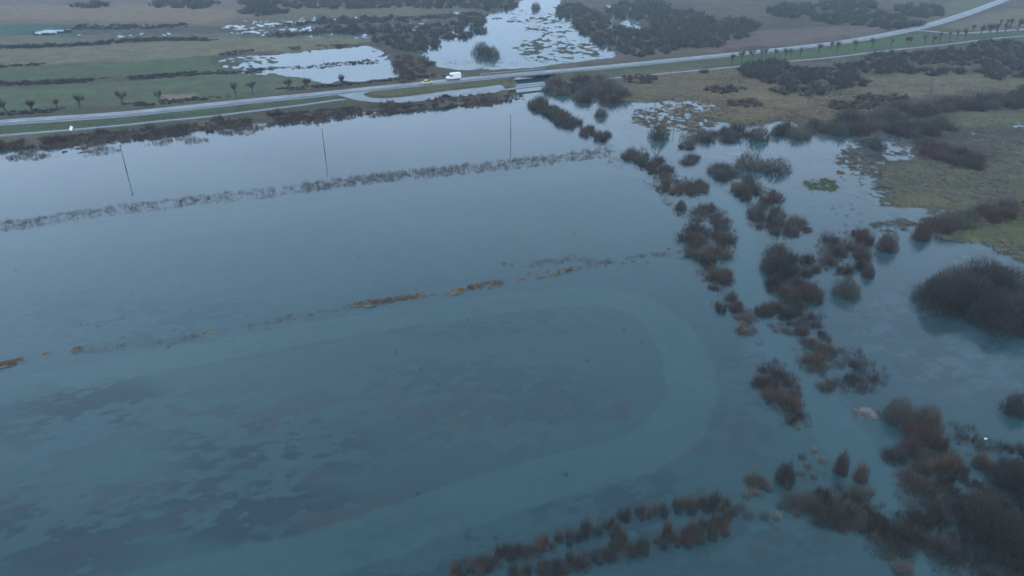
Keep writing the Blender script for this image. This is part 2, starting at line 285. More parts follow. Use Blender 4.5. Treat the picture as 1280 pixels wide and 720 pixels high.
# ------------------------------------------------------------------ terrain sheet
dike_px = [(-60, 470), (0, 457), (70, 440), (160, 430), (240, 420), (340, 400), (440, 383), (500, 374), (560, 366.5), (620, 354), (690, 344), (760, 331), (850, 318)]
upper_px = [(-60, 289), (0, 281), (100, 267), (180, 257), (250, 248), (320, 241), (400, 232), (440, 226), (500, 219), (560, 212), (620, 206), (680, 199), (764, 188)]
def terrain():
    az = np.concatenate([np.radians(np.linspace(-180, -52, 50))[:-1], np.radians(np.linspace(-52, 52, 1200)), np.radians(np.linspace(52, 180, 50))[1:]])
    dep = np.concatenate([np.radians(np.linspace(88, 52, 24))[:-1], np.radians(np.linspace(52, 2.9, 740))])
    rad = CAM_H/np.tan(dep); rad = np.concatenate([[.3], rad, np.geomspace(rad[-1]*1.02, 9000, 26)])
    A, R = np.meshgrid(az, rad); X = R*np.sin(A); Y = R*np.cos(A); sh = X.shape; X = X.ravel(); Y = Y.ravel()
    depth = Y*CP+CAM_H*SP; dz = np.maximum(depth, 1)
    U = 640+FPX*X/dz; Vp = 360-FPX*(Y*SP-CAM_H*CP)/dz
    front = depth > 5; U = np.where(front, U, 9e3); Vp = np.where(front, Vp, 9e3)
    def ell(cx, cy, rx, ry, soft=.5):
        d = np.sqrt(((U-cx)/rx)**2+((Vp-cy)/ry)**2); return 1-sstep(1-soft, 1, d)
    E = np.full(X.shape, -1.0)
    for P, s in land: E = np.maximum(E, np.clip(poly_sd(X, Y, gpoly(P), 25)/s, -1, 1 if s > 1.5 else .45 if s > .5 else .2))
    for P, s in wet: E = np.minimum(E, np.clip(-poly_sd(X, Y, gpoly(P), 25)/s, -1, 1))
    amp = np.full(X.shape, .13)
    for cx, cy, rx, ry, a in speck: amp = np.maximum(amp, a*ell(cx, cy, rx, ry, .45))
    far = sstep(150, 420, np.hypot(X, Y))
    nz = ((fbm(X, Y*.8, 1.3, 2, 11)-.5)*(1-far)+(fbm(X, Y*.7, 2.6, 2, 13)-.5)*far)*1.0+(fbm(X, Y*.7, 9.0, 3, 12)-.5)*.3
    n2 = fbm(X, Y, 22, 3, 31)-.5
    E2 = E*(1-np.clip((amp-.2)*2.2, 0, .85)*(E < .999)*1.0)
    E2 = np.where(amp > .2, E*(1-np.clip((amp-.2)*3.2, 0, .85)), E)
    H = E2*.42+nz*2.2*amp+n2*1.0*amp
    up = sstep(.55, 1, E2)
    H = H+up*(.25+.35*fbm(X, Y, 30, 3, 5)+.25*(fbm(X, Y, 2.2, 2, 6)-.5))
    H = np.where((E < -.95) & (amp < .2), -.42+nz*.12, H)
    dk = line_d(X, Y, smooth_line(gpoly(dike_px), 1), 12); kk = np.interp(U, [0, 12, 24, 40, 200, 335, 345, 372, 385, 436, 446, 532, 540, 552, 560, 596, 602, 610, 628, 634, 666, 674, 696, 702, 780, 850], [.9, 1, .9, .35, .3, .35, .8, .8, .35, .4, 1, 1, .4, .5, 1, 1, .4, .85, .85, .35, .5, .95, .95, .4, .35, .3])
    rid = np.exp(-(dk/(.65+.7*(fbm(X, Y, 5, 2, 91))))**4)*(dk < 6)*(U < 860)
    H = np.maximum(H, -.42+rid*(kk*.58)+rid*nz*1.1)
    du = line_d(X, Y, smooth_line(gpoly(upper_px), 1), 14); H = np.maximum(H, -.42+.20*np.exp(-(du/3.0)**2)*(du < 10)+nz*.55*(du < 9)*np.exp(-(du/3.5)**2))
    # ---- cover colours
    C = np.empty((len(X), 3)); C[:] = (.085, .075, .05)                      # dead marsh grass
    def paint(w, c): 
        C[:] = C*(1-w[:, None])+np.array(c)*w[:, None]
    brk = fbm(X, Y, 14, 4, 41); brk2 = fbm(X, Y, 5, 3, 43); big = fbm(X, Y*.5, 60, 3, 47)
    paint(sstep(.42, .62, brk)*.7, (.14, .115, .07)); paint(sstep(.55, .7, brk2)*.5, (.06, .06, .04)); paint(sstep(.5, .65, big)*.5, (.075, .06, .045))
    def P_(pts, c, soft=3, br=.0, k=1.0):
        w = sstep(-soft, soft, poly_sd(X, Y, gpoly(pts), 40)+(brk-.5)*soft*3)*k
        if br: w = w*(1-br*sstep(.45, .6, brk2))
        paint(w, c)
    G1 = (.090, .110, .052); OL = (.10, .105, .055); OC = (.19, .145, .085); BR = (.105, .075, .055); DK = (.05, .045, .037)
    P_([(-900, 30), (-900, -70), (700, -70), (620, 6), (480, 30), (300, 34), (0, 34)], (.15, .115, .08), 10)
    P_([(0, 8), (250, 6), (330, 20), (250, 30), (60, 26), (-400, 26), (-400, 8)], (.21, .15, .10), 8, .3)
    P_([(340, 18), (460, 14), (560, 10), (560, 14), (440, 22), (340, 26)], (.13, .12, .065), 8, .3)
    P_([(-900, 34), (0, 32), (100, 32), (90, 45), (0, 46), (-900, 50)], (.05, .105, .07), 4)
    P_([(-900, 52), (0, 47), (130, 44), (300, 42), (300, 47), (140, 56), (0, 64), (-900, 80)], (.145, .135, .08), 4, .3)
    P_([(-900, 80), (0, 63), (140, 57), (300, 50), (460, 42), (500, 46), (440, 58), (320, 68), (140, 80), (0, 87), (-900, 120)], (.17, .15, .09), 4, .3)
    P_([(-900, 122), (0, 88), (140, 81), (300, 71), (360, 72), (340, 86), (220, 93), (0, 106), (-900, 160)], G1, 3, .3)
    P_([(-900, 168), (0, 112), (140, 105), (230, 99), (340, 92), (420, 102), (420, 110), (240, 131), (0, 147), (-900, 200)], (.10, .12, .062), 3, .35)
    P_([(205, 122), (250, 120), (252, 124), (215, 127)], (.26, .19, .13), 2)
    P_([(780, 60), (850, 62), (900, 40), (960, 40), (1130, 30), (1100, 42), (1000, 55), (900, 66), (760, 78), (700, 80)], (.15, .105, .085), 6, .3)
    P_([(1140, 30), (1180, 8), (1230, -6), (1280, -12), (1240, 8), (1190, 28), (1150, 38)], (.11, .12, .06), 4)
    P_([(1170, 36), (1240, 18), (1290, 10), (1290, 34), (1220, 38)], (.16, .135, .085), 4, .2)
    P_([(760, 92), (900, 86), (1000, 88), (1000, 130), (960, 150), (900, 140), (820, 118), (740, 108)], (.14, .11, .07), 6, .4)
    P_([(900, 100), (930, 98), (940, 106), (910, 112)], (.08, .07, .05), 4); P_([(905, 122), (960, 118), (1000, 124), (990, 135), (930, 135)], (.17, .135, .075), 5, .3)
    P_([(980, 160), (1060, 158), (1090, 163), (1060, 178), (1000, 178), (970, 172)], (.10, .12, .05), 4, .2)
    P_([(1080, 100), (1180, 94), (1290, 96), (1290, 118), (1200, 118), (1120, 128), (1070, 122)], (.17, .135, .08), 6, .4)
    P_([(1180, 146), (1290, 128), (1290, 150), (1200, 160)], (.13, .125, .07), 4, .2)
    P_([(1110, 215), (1160, 205), (1240, 205), (1290, 190), (1290, 250), (1180, 264), (1110, 262), (1092, 245)], (.115, .105, .058), 4, .3)
    P_([(1120, 175), (1150, 176), (1150, 195), (1120, 195)], (.15, .10, .06), 3)
    P_([(1180, 290), (1290, 275), (1290, 335), (1240, 312), (1180, 300)], (.10, .105, .05), 4, .2)
    P_([(1000, 228), (1020, 222), (1044, 225), (1052, 234), (1040, 242), (1012, 241)], (.075, .10, .035), 1)
    P_([(452, 112), (640, 95), (700, 90), (900, 72), (1000, 63), (1080, 55), (1150, 44), (1220, 44), (1290, 40), (1290, 50), (1180, 55), (1040, 72), (915, 83), (760, 97), (640, 106), (480, 124), (452, 120)], (.085, .10, .05), 2, .15)
    P_([(1080, 56), (1150, 45), (1180, 50), (1080, 64), (930, 80), (920, 74)], (.07, .12, .045), 2)
    P_([(625, 104), (642, 103), (648, 108), (632, 110)], (.14, .13, .055), 1)
    paint(ell(1080, 517, 30, 14, .6), (.17, .15, .15))
    # road verges
    dr = line_d(X, Y, road); dp = np.minimum(line_d(X, Y, path), line_d(X, Y, path2)); ds = line_d(X, Y, side); dl = -poly_sd(X, Y, layby, 25)
    west = (U < 460)
    paint(np.where(west, sstep(22, 8, dr), 0)*(Vp > 110)*.9*(Y < np.interp(X, road[:, 0], road[:, 1])), (.060, .092, .042))
    paint(sstep(9, 6, dr)*.7, (.085, .085, .055))
    # embankment shape; the beck passes through a gap near the bridge
    gap = np.exp(-((U-664)/26)**2)*np.where((Vp > 94) & (Vp < 119), 1, 0)
    def emb(d, half, z, slope):
        return np.where(d < half+slope, z-.12-(z+.1)*sstep(half, half+slope, d), -9)
    H2 = np.maximum.reduce([emb(dr, 5.2, RZ, 9), emb(dp, 2.0, PZ, 4), emb(ds, 3.6, RZ, 7), emb(dl, 1.0, RZ, 7)])
    keep = E > -.2
    H = np.where((H2 > H) & (gap < .3) & (keep | (H2 > .4)), H2, H)
    H = np.where(gap >= .3, np.minimum(H, -.5+1.2*(1-gap)), H)
    over = np.minimum.reduce([np.where(dr < 5.2, RZ, 9), np.where(ds < 3.6, RZ, 9), np.where(dp < 2, PZ, 9), np.where(dl < .8, RZ, 9)])
    H = np.minimum(H, over-.10)
    island = gpoly([(470, 113), (560, 104), (640, 97), (650, 99), (600, 107), (540, 114.5), (490, 121), (464, 120), (458, 117)], RZ)
    wi = sstep(0, 1.2, poly_sd(X, Y, island, 8)); wi = wi*sstep(4.6, 5.4, dr); paint(wi, (.095, .10, .045)); H = H*(1-wi)+wi*(RZ+.1)
    paint(sstep(2.6, 1.2, dk)*sstep(-.1, .05, H)*(U < 860), (.13, .10, .066)); paint(sstep(6, 3, du)*.7*sstep(-.1, .05, H), (.15, .14, .10))
    # ---- flooded fields: what lies on the bed
    uw = H < -.05
    bed = np.empty((len(X), 3)); bed[:] = (.115, .17, .165)
    def bpaint(w, c): bed[:] = bed*(1-w[:, None])+np.array(c)*w[:, None]
    ga, gb = np.array(gp(0, 457)), np.array(gp(850, 318)); gd = (gb-ga)/np.linalg.norm(gb-ga); al = X*gd[0]+Y*gd[1]; ac = -X*gd[1]+Y*gd[0]
    pn = fbm(al*.55, ac*1.25, 6, 5, 61)*.58+fbm(al*.8, ac*1.3, 1.4, 3, 62)*.42; pf = fbm(al*.5, ac*1.3, 2.6, 4, 63); pb = fbm(X, Y, 45, 3, 65)
    bpaint(sstep(.46, .62, pb)*.5, (.065, .115, .125))
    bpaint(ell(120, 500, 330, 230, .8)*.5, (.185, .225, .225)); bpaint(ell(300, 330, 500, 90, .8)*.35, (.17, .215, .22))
    for cx, cy, rx, ry, k in [(60, 520, 120, 60, .6), (420, 520, 400, 130, .12), (250, 420, 250, 26, .3), (120, 500, 130, 45, .9), (70, 660, 150, 90, .9), (340, 560, 170, 60, .85), (330, 640, 190, 55, 1), (520, 670, 140, 70, .9), (600, 500, 250, 85, .3), (300, 620, 160, 55, .8), (760, 620, 190, 60, .6), (930, 500, 80, 100, .35), (900, 670, 250, 60, .5), (150, 400, 260, 45, .35), (560, 400, 260, 30, .3)]:
        bpaint(ell(cx, cy, rx, ry, .6)*sstep(.46, .56, pn)*k, (.012, .035, .06))
    for cx, cy, rx, ry, k in [(300, 520, 240, 50, .7), (380, 620, 210, 60, .9), (640, 615, 90, 20, 1), (500, 650, 120, 40, .8), (800, 510, 70, 30, .9), (590, 500, 200, 50, .6), (120, 640, 160, 90, .7), (900, 560, 90, 60, .6), (700, 400, 120, 25, .6), (1150, 430, 160, 110, .7), (960, 450, 40, 50, .6), (240, 350, 150, 40, .35), (960, 690, 200, 40, .6)]:
        bpaint(ell(cx, cy, rx, ry, .6)*sstep(.50, .58, pf*.6+pn*.4)*k*.8, (.16, .085, .095))
    bpaint(ell(1170, 400, 190, 130, .5)*.55, (.17, .17, .19))
    for cx, cy, rx, ry in [(1150, 440, 130, 70), (1130, 390, 90, 50), (1080, 520, 60, 30), (1240, 470, 80, 50), (960, 430, 50, 40), (920, 190, 80, 20)]: bpaint(ell(cx, cy, rx, ry, .7)*sstep(.5, .62, pf)*.6, (.30, .27, .29))
    pg = fbm(X, Y*.9, 1.6, 3, 71)*.6+fbm(X, Y, 9, 3, 72)*.4
    for cx, cy, rx, ry, k in [(1060, 215, 80, 55, .8), (1110, 250, 60, 40, .8), (850, 150, 110, 36, .8), (1190, 420, 150, 100, .55), (1080, 380, 80, 60, .4), (980, 440, 50, 60, .4), (760, 150, 80, 30, .5), (1230, 330, 60, 30, .7)]:
        bpaint(ell(cx, cy, rx, ry, .7)*sstep(.46, .56, pg)*k, (.075, .06, .05))
    # silty swathe sweeping round inside the near field
    for pts, wd in [([(-200, 530), (0, 486), (200, 447), (400, 410), (560, 385), (700, 368), (770, 368), (820, 388), (855, 430), (868, 480), (850, 530), (800, 565), (720, 585), (640, 610), (540, 640), (430, 680), (330, 705), (200, 735), (0, 790)], 3.3), ([(0, 300), (200, 285), (400, 262), (600, 232), (780, 212)], 6)]:
        d = line_d(X, Y, smooth_line(gpoly(pts), 2), 30); bpaint(sstep(wd*1.12, wd*.85, d+(brk2-.5)*1.2)*(.55 if wd < 5 else .3)*(.85+.3*pn), (.20, .27, .235))
    chan = smooth_line(gpoly([(700, 130), (760, 165), (830, 205), (880, 235), (915, 262), (925, 300), (930, 350), (955, 400), (985, 445), (1020, 495), (1070, 560), (1130, 640), (1180, 730), (1260, 860)]), 2)
    dc = line_d(X, Y, chan, 30); bpaint(sstep(4.2, 2.4, dc)*.8, (.17, .25, .25))
    H = np.where(dc < 3.2, np.minimum(H, -.6), H)
    low = (1-sstep(.02, .30, H))*sstep(.2, .35, amp); C[:] = C*(1-.85*low[:, None])+np.array((.050, .048, .040))*.85*low[:, None]   # wet peat showing between low tussocks
    wet_e = sstep(-.12, .10, H)
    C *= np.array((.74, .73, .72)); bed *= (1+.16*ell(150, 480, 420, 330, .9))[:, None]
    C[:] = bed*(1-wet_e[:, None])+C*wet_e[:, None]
    C[:] = C*(1-.35*((H > .0) & (H < .14)))[:, None] if False else C
    Vv = np.stack([X, Y, H], 1)
    nr, nc = sh; idx = np.arange(nr*nc).reshape(sh)
    F = np.stack([idx[:-1, :-1].ravel(), idx[:-1, 1:].ravel(), idx[1:, 1:].ravel(), idx[1:, :-1].ravel()], 1)[:, ::-1]
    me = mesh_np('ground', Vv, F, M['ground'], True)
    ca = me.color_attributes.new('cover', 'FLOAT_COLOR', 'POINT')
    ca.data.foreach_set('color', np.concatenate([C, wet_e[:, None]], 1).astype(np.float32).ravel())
    tag(link('ground', me), kind='structure')
    HG = H.reshape(sh)
    def ground_z(x, y):
        a = math.atan2(x, y); r = math.hypot(x, y)
        i = min(max(int(np.searchsorted(rad, r))-1, 0), nr-2); j = min(max(int(np.searchsorted(az, a))-1, 0), nc-2)
        fr = (r-rad[i])/(rad[i+1]-rad[i]); fa = (a-az[j])/(az[j+1]-az[j])
        return float((HG[i, j]*(1-fr)+HG[i+1, j]*fr)*(1-fa)+(HG[i, j+1]*(1-fr)+HG[i+1, j+1]*fr)*fa)
    return ground_z
ground_z = terrain()
# flood water: one sheet over the whole basin
n = 40; g = np.linspace(-9000, 9000, n); GX, GY = np.meshgrid(g, g); idx = np.arange(n*n).reshape(n, n)
wm = mesh_np('water', np.stack([GX.ravel(), GY.ravel(), np.zeros(n*n)], 1), np.stack([idx[:-1, :-1].ravel(), idx[:-1, 1:].ravel(), idx[1:, 1:].ravel(), idx[1:, :-1].ravel()], 1), M['water'])
tag(link('water', wm), kind='structure')
# ------------------------------------------------------------------ roads
def offs(P, d):
    T = np.gradient(P, axis=0); T /= np.linalg.norm(T, axis=1)[:, None]+1e-9
    return P+np.stack([T[:, 1], -T[:, 0]], 1)*d        # positive = right-hand side of travel (south here)
def ribbon(name, P, d0, d1, z, mat, parent=None, kind='structure', skirt=0.0):
    A, B = offs(P, d0), offs(P, d1); n = len(P)
    V = np.concatenate([np.c_[A, np.full(n, z)], np.c_[B, np.full(n, z)]]); F = [(i, i+n, i+n+1, i+1) for i in range(n-1)]
    if skirt:
        V = np.concatenate([V, np.c_[A, np.full(n, z-skirt)], np.c_[B, np.full(n, z-skirt)]])
        F += [(i, i+1, i+1+2*n, i+2*n) for i in range(n-1)]+[(i+n+1, i+n, i+3*n, i+3*n+1) for i in range(n-1)]
    o = link(name, mesh_np(name, V, F, mat), parent)
    if kind: tag(o, kind=kind)
    return o
def resample(P, step):
    d = np.r_[0, np.cumsum(np.linalg.norm(np.diff(P, axis=0), axis=1))]; s = np.arange(0, d[-1], step)
    return np.stack([np.interp(s, d, P[:, 0]), np.interp(s, d, P[:, 1])], 1)
roadR = resample(road, 4.0)
ribbon('road', roadR, -4.1, 4.1, RZ, M['asphalt'], skirt=.2)
ribbon('cycle_path', resample(path, 3), -1.3, 1.3, PZ, M['asphalt'], skirt=.15)
ribbon('cycle_path', resample(path2, 3), -1.3, 1.3, PZ, M['asphalt'], skirt=.15)
ribbon('side_road', resample(side, 3), -2.8, 2.8, RZ-.006, M['asphalt'], skirt=.15)
bm = bmesh.new(); vs = [bm.verts.new((x, y, RZ-.012)) for x, y in layby]; f = bm.faces.new(vs); bm.normal_update()
if f.normal.z < 0: f.normal_flip()
bmesh.ops.triangulate(bm, faces=bm.faces[:]); me = bpy.data.meshes.new('layby'); bm.to_mesh(me); me.materials.append(M['asphalt']); tag(link('lay_by', me), kind='structure')
# painted lines: edge lines and a dashed centre line
ribbon('edge_line', roadR, 3.55, 3.75, RZ+.004, M['paint_line']); ribbon('edge_line', roadR, -3.75, -3.55, RZ+.004, M['paint_line'])
V = []; F = []
L = resample(road, 1.0); A, B = offs(L, -.09), offs(L, .09)
for i in range(0, len(L)-4, 10):
    k = len(V)
    V += [(*A[i], RZ+.004), (*B[i], RZ+.004), (*B[i+3], RZ+.004), (*A[i+3], RZ+.004)]; F.append((k, k+1, k+2, k+3))
tag(link('centre_line', mesh_np('centre_line', V, F, M['paint_line'])), kind='structure')
# ------------------------------------------------------------------ box / tube collectors
class MB:
    def __init__(s): s.bm = bmesh.new()
    def box(s, x0, x1, y0, y1, z0, z1, bevel=0):
        vs = [s.bm.verts.new((x, y, z)) for x in (x0, x1) for y in (y0, y1) for z in (z0, z1)]
        for q in ((0, 1, 3, 2), (4, 6, 7, 5), (0, 4, 5, 1), (2, 3, 7, 6), (0, 2, 6, 4), (1, 5, 7, 3)): s.bm.faces.new([vs[i] for i in q])
        return s
    def tube(s, pts, radii, n=6):
        rings = []
        for k, (p, r) in enumerate(zip(pts, radii)):
            p = Vector(p); a = Vector(pts[max(k-1, 0)]); b = Vector(pts[min(k+1, len(pts)-1)]); t = (b-a).normalized()
            u = t.cross(Vector((0, 1, 0)) if abs(t.y) < .9 else Vector((1, 0, 0))).normalized(); w = t.cross(u)
            rings.append([s.bm.verts.new(p+(u*math.cos(2*math.pi*i/n)+w*math.sin(2*math.pi*i/n))*r) for i in range(n)])
        for a, b in zip(rings[:-1], rings[1:]):
            for i in range(n): s.bm.faces.new((a[i], a[(i+1) % n], b[(i+1) % n], b[i]))
        s.bm.faces.new(rings[0][::-1]); s.bm.faces.new(rings[-1]); return s
    def prism(s, prof, y0, y1, inset=0):
        """profile in x,z extruded across y"""
        a = [s.bm.verts.new((x, y0, z)) for x, z in prof]; b = [s.bm.verts.new((x, y1, z)) for x, z in prof]; n = len(prof)
        s.bm.faces.new(a[::-1]); s.bm.faces.new(b)
        for i in range(n): s.bm.faces.new((a[i], a[(i+1) % n], b[(i+1) % n], b[i]))
        return s
    def mesh(s, name, mat, bevel=0, smooth=False):
        bmesh.ops.recalc_face_normals(s.bm, faces=s.bm.faces[:])
        if bevel: bmesh.ops.bevel(s.bm, geom=s.bm.edges[:]+s.bm.verts[:], offset=bevel, segments=2, affect='EDGES', clamp_overlap=True)
        me = bpy.data.meshes.new(name); s.bm.to_mesh(me); s.bm.free(); me.materials.append(mat)
        if smooth:
            for p in me.polygons: p.use_smooth = True
        return me
    def build(s, name, mat, parent=None, **k): return link(name, s.mesh(name, mat, **k), parent)
def empty(name, loc, rz=0, label=None, cat=None, group=None):
    o = bpy.data.objects.new(name, None); col.objects.link(o); o.location = loc; o.rotation_euler = (0, 0, rz); o.empty_display_size = .3
    return tag(o, label, cat, group)
# ------------------------------------------------------------------ vegetation meshes
def blades(P, D, L, W, rng):
    """thin triangles from point P along D"""
    n = len(P); T = rng.normal(size=(n, 3)); T -= (T*D).sum(1)[:, None]*D; T /= np.linalg.norm(T, axis=1)[:, None]+1e-9
    a = P-T*W[:, None]; b = P+T*W[:, None]; c = P+D*L[:, None]
    V = np.stack([a, b, c], 1).reshape(-1, 3); F = np.arange(n*3).reshape(-1, 3); return V, F
def bush_arrays(seed, N, w, L=.3, lobes=8, flat=1.0):
    """unit dome (radius 1, height 1) of bare twigs in lumps"""
    rng = np.random.default_rng(seed); cs = []
    for i in range(lobes):
        a = rng.uniform(0, 2*math.pi); r = rng.uniform(.15, .62); cs.append((r*math.cos(a), r*math.sin(a), rng.uniform(.12, .66)*(1.1-r*.5), rng.uniform(.20, .38)))
    cs = np.array(cs); k = rng.integers(0, lobes, N); d = rng.normal(size=(N, 3)); d /= np.linalg.norm(d, axis=1)[:, None]
    r = np.minimum(np.abs(rng.normal(size=N))*.62, 1.5)*cs[k, 3]*1.2; P = cs[k, :3]*[1.1, 1.1, .8]+d*r[:, None]; P[:, 2] = np.abs(P[:, 2])*.95
    D = P-np.array([0, 0, -.45]); D /= np.linalg.norm(D, axis=1)[:, None]; D += rng.normal(size=(N, 3))*.16; D[:, 2] += .55; D /= np.linalg.norm(D, axis=1)[:, None]
    LL = rng.uniform(.5, 1.3, N)*L; P = P-D*(LL*.5)[:, None]; P[:, 2] = np.maximum(P[:, 2], -.02)
    V, F = blades(P, D, LL, rng.uniform(.6, 1.3, N)*w, rng)
    return V, F, cs
def dome_arrays(seed, N, w, L=.16):
    """one full rounded crown of upswept twigs"""
    rng = np.random.default_rng(seed); d = rng.normal(size=(N, 3)); d[:, 2] = np.abs(d[:, 2]); d /= np.linalg.norm(d, axis=1)[:, None]
    az_ = np.arctan2(d[:, 1], d[:, 0]); lump = 1+.09*np.sin(az_*3+seed)+.07*np.sin(az_*5+2*seed)+.05*np.sin(d[:, 2]*9+az_*2)
    r = rng.uniform(0, 1, N)**.42*.88*lump+rng.normal(size=N)*.035; P = d*r[:, None]
    D = P-np.array([0, 0, -.6]); D /= np.linalg.norm(D, axis=1)[:, None]; D += rng.normal(size=(N, 3))*.15; D[:, 2] += .3; D /= np.linalg.norm(D, axis=1)[:, None]
    LL = rng.uniform(.5, 1.4, N)*L; P = P-D*(LL*.5)[:, None]; P[:, 2] = np.maximum(P[:, 2], -.02)
    V, F = blades(P, D, LL, rng.uniform(.6, 1.3, N)*w, rng)
    return V, F, [(.5*math.cos(k*1.1), .5*math.sin(k*1.1), .45, .35) for k in range(6)]
def fan_arrays(seed, N, w, spread=.75, bot=.35):
    rng = np.random.default_rng(seed); a = rng.uniform(0, 2*math.pi, N); r = rng.uniform(0, 1, N)**.5
    P = np.stack([r*bot*np.cos(a), r*bot*np.sin(a), np.full(N, -.05)], 1)
    Tp = np.stack([(r*spread+rng.normal(size=N)*.1)*np.cos(a), (r*spread+rng.normal(size=N)*.1)*np.sin(a), rng.uniform(.25, 1.15, N)*(1.05-.5*r)], 1)
    D = Tp-P; L = np.linalg.norm(D, axis=1); D /= L[:, None]
    return blades(P, D, L, rng.uniform(.6, 1.4, N)*w, rng)
BUSH = {}
def bush_kind(kind, detail):
    key = (kind, detail)
    if key not in BUSH:
        N, w, L = {'big': (10, .0042, .13), 'dome': (10, .0062, .2), 'dome_far': (10, .013, .22), 'fine': (2600, .0050, .34), 'mid': (1350, .0088, .38), 'far': (640, .020, .42)}[detail]
        vs = []
        for s in range(9):
            V, F, cs = bush_arrays(100+s*7+len(kind)*13, int(N*(.55, .8, 1.0)[s % 3]), w, L*(1, 1.25, .85)[s % 3], 4+s)
            if detail in ('big', 'dome', 'dome_far'):
                V, F, cs = dome_arrays(400+s, {'big': 17000, 'dome': 4200, 'dome_far': 1500}[detail], w, L)
            else:
                V2, F2 = fan_arrays(150+s, int(N*(.45 if s % 2 else .25)), w*1.05, .9, .55); m_ = np.random.default_rng(s).permutation(len(F))[:int(len(F)*(.4 if s % 2 else .65))]
                V = np.concatenate([V, V2]); F = np.concatenate([F[m_], F2+len(V)-len(V2)])
            tw = mesh_np('twigs', V, F, M[kind])
            mb = MB()
            rr = random.Random(s)
            for c in cs:
                for q in range(2):
                    e_ = (c[0]+rr.uniform(-.1, .1), c[1]+rr.uniform(-.1, .1), c[2]+c[3]*.5)
                    mb.tube([(c[0]*.25+rr.uniform(-.05, .05), c[1]*.25+rr.uniform(-.05, .05), -.15), (c[0]*.6, c[1]*.6, c[2]*.55), e_], [.018, .011, .004], 4)
            st = mb.mesh('stems', M['bark'])
            vs.append((tw, st))
        BUSH[key] = vs
    return BUSH[key]
REED = {}
def reed_kind(kind, detail):
    key = (kind, detail)
    if key not in REED:
        N, w = {'fine': (260, .011), 'mid': (150, .018), 'far': (80, .035)}[detail]
        REED[key] = [mesh_np('reed_clump', *fan_arrays(300+s+len(kind), N, w, .85-.1*(s % 3), .45), M[kind]) for s in range(4)]
    return REED[key]
NB = [0, 0]
def add_bush(x, y, w, h, kind, label, group=None, dome=False):
    """x, y ground; w full width, h height in metres"""
    dist = math.hypot(x, y); det = 'big' if w > 6.5 and dist < 130 else 'fine' if dist < 115 else ('mid' if dist < 210 else 'far')
    if dome and det != 'big': det = 'dome' if dist < 150 else 'dome_far'
    tw, st = random.choice(bush_kind(kind, det)); z = max(ground_z(x, y), -.45)
    o = empty('willow_bush', (x, y, z), random.uniform(0, 6.28), label, 'bush', group); q_ = random.uniform(.72, 1.35) if group else 1; s = (w/2*q_, w/2/q_, (h-min(z, 0))); NB[0] += 1
    for nm, me in (('twigs', tw), ('stems', st)):
        c = link(nm, me, o); c.scale = s
    return o
def add_reed(x, y, w, h, kind, label, group=None):
    dist = math.hypot(x, y); det = 'fine' if dist < 100 else ('mid' if dist < 190 else 'far')
    z = max(ground_z(x, y), -.3); o = link('reed_clump', random.choice(reed_kind(kind, det))); o.location = (x, y, z-.05); o.rotation_euler = (0, 0, random.uniform(0, 6.28))
    o.scale = (w/2, w/2, h-min(z, 0)); NB[1] += 1
    return tag(o, label, 'reeds', group)
def fill(ells, spacing, rng, jit=.35, z=0.0):
    """spread points over pixel-space ellipses, spaced in metres on the ground"""
    pts = []
    for cx, cy, rx, ry in ells:
        tries = max(6, int(60*rx*ry*mpp(cx, cy)**2/spacing**2/max(.25, math.sin(math.atan2(CAM_H, gp(cx, cy)[1])))))
        for _ in range(min(tries, 900)):
            a = rng.uniform(0, 6.283); r = math.sqrt(rng.uniform(0, 1)); px, py = cx+rx*r*math.cos(a), cy+ry*r*math.sin(a)
            x, y = gp(px, py, z)
            if all((x-q[0])**2+(y-q[1])**2 > (spacing*rng.uniform(1-jit, 1+jit))**2 for q in pts): pts.append((x, y))
    return pts
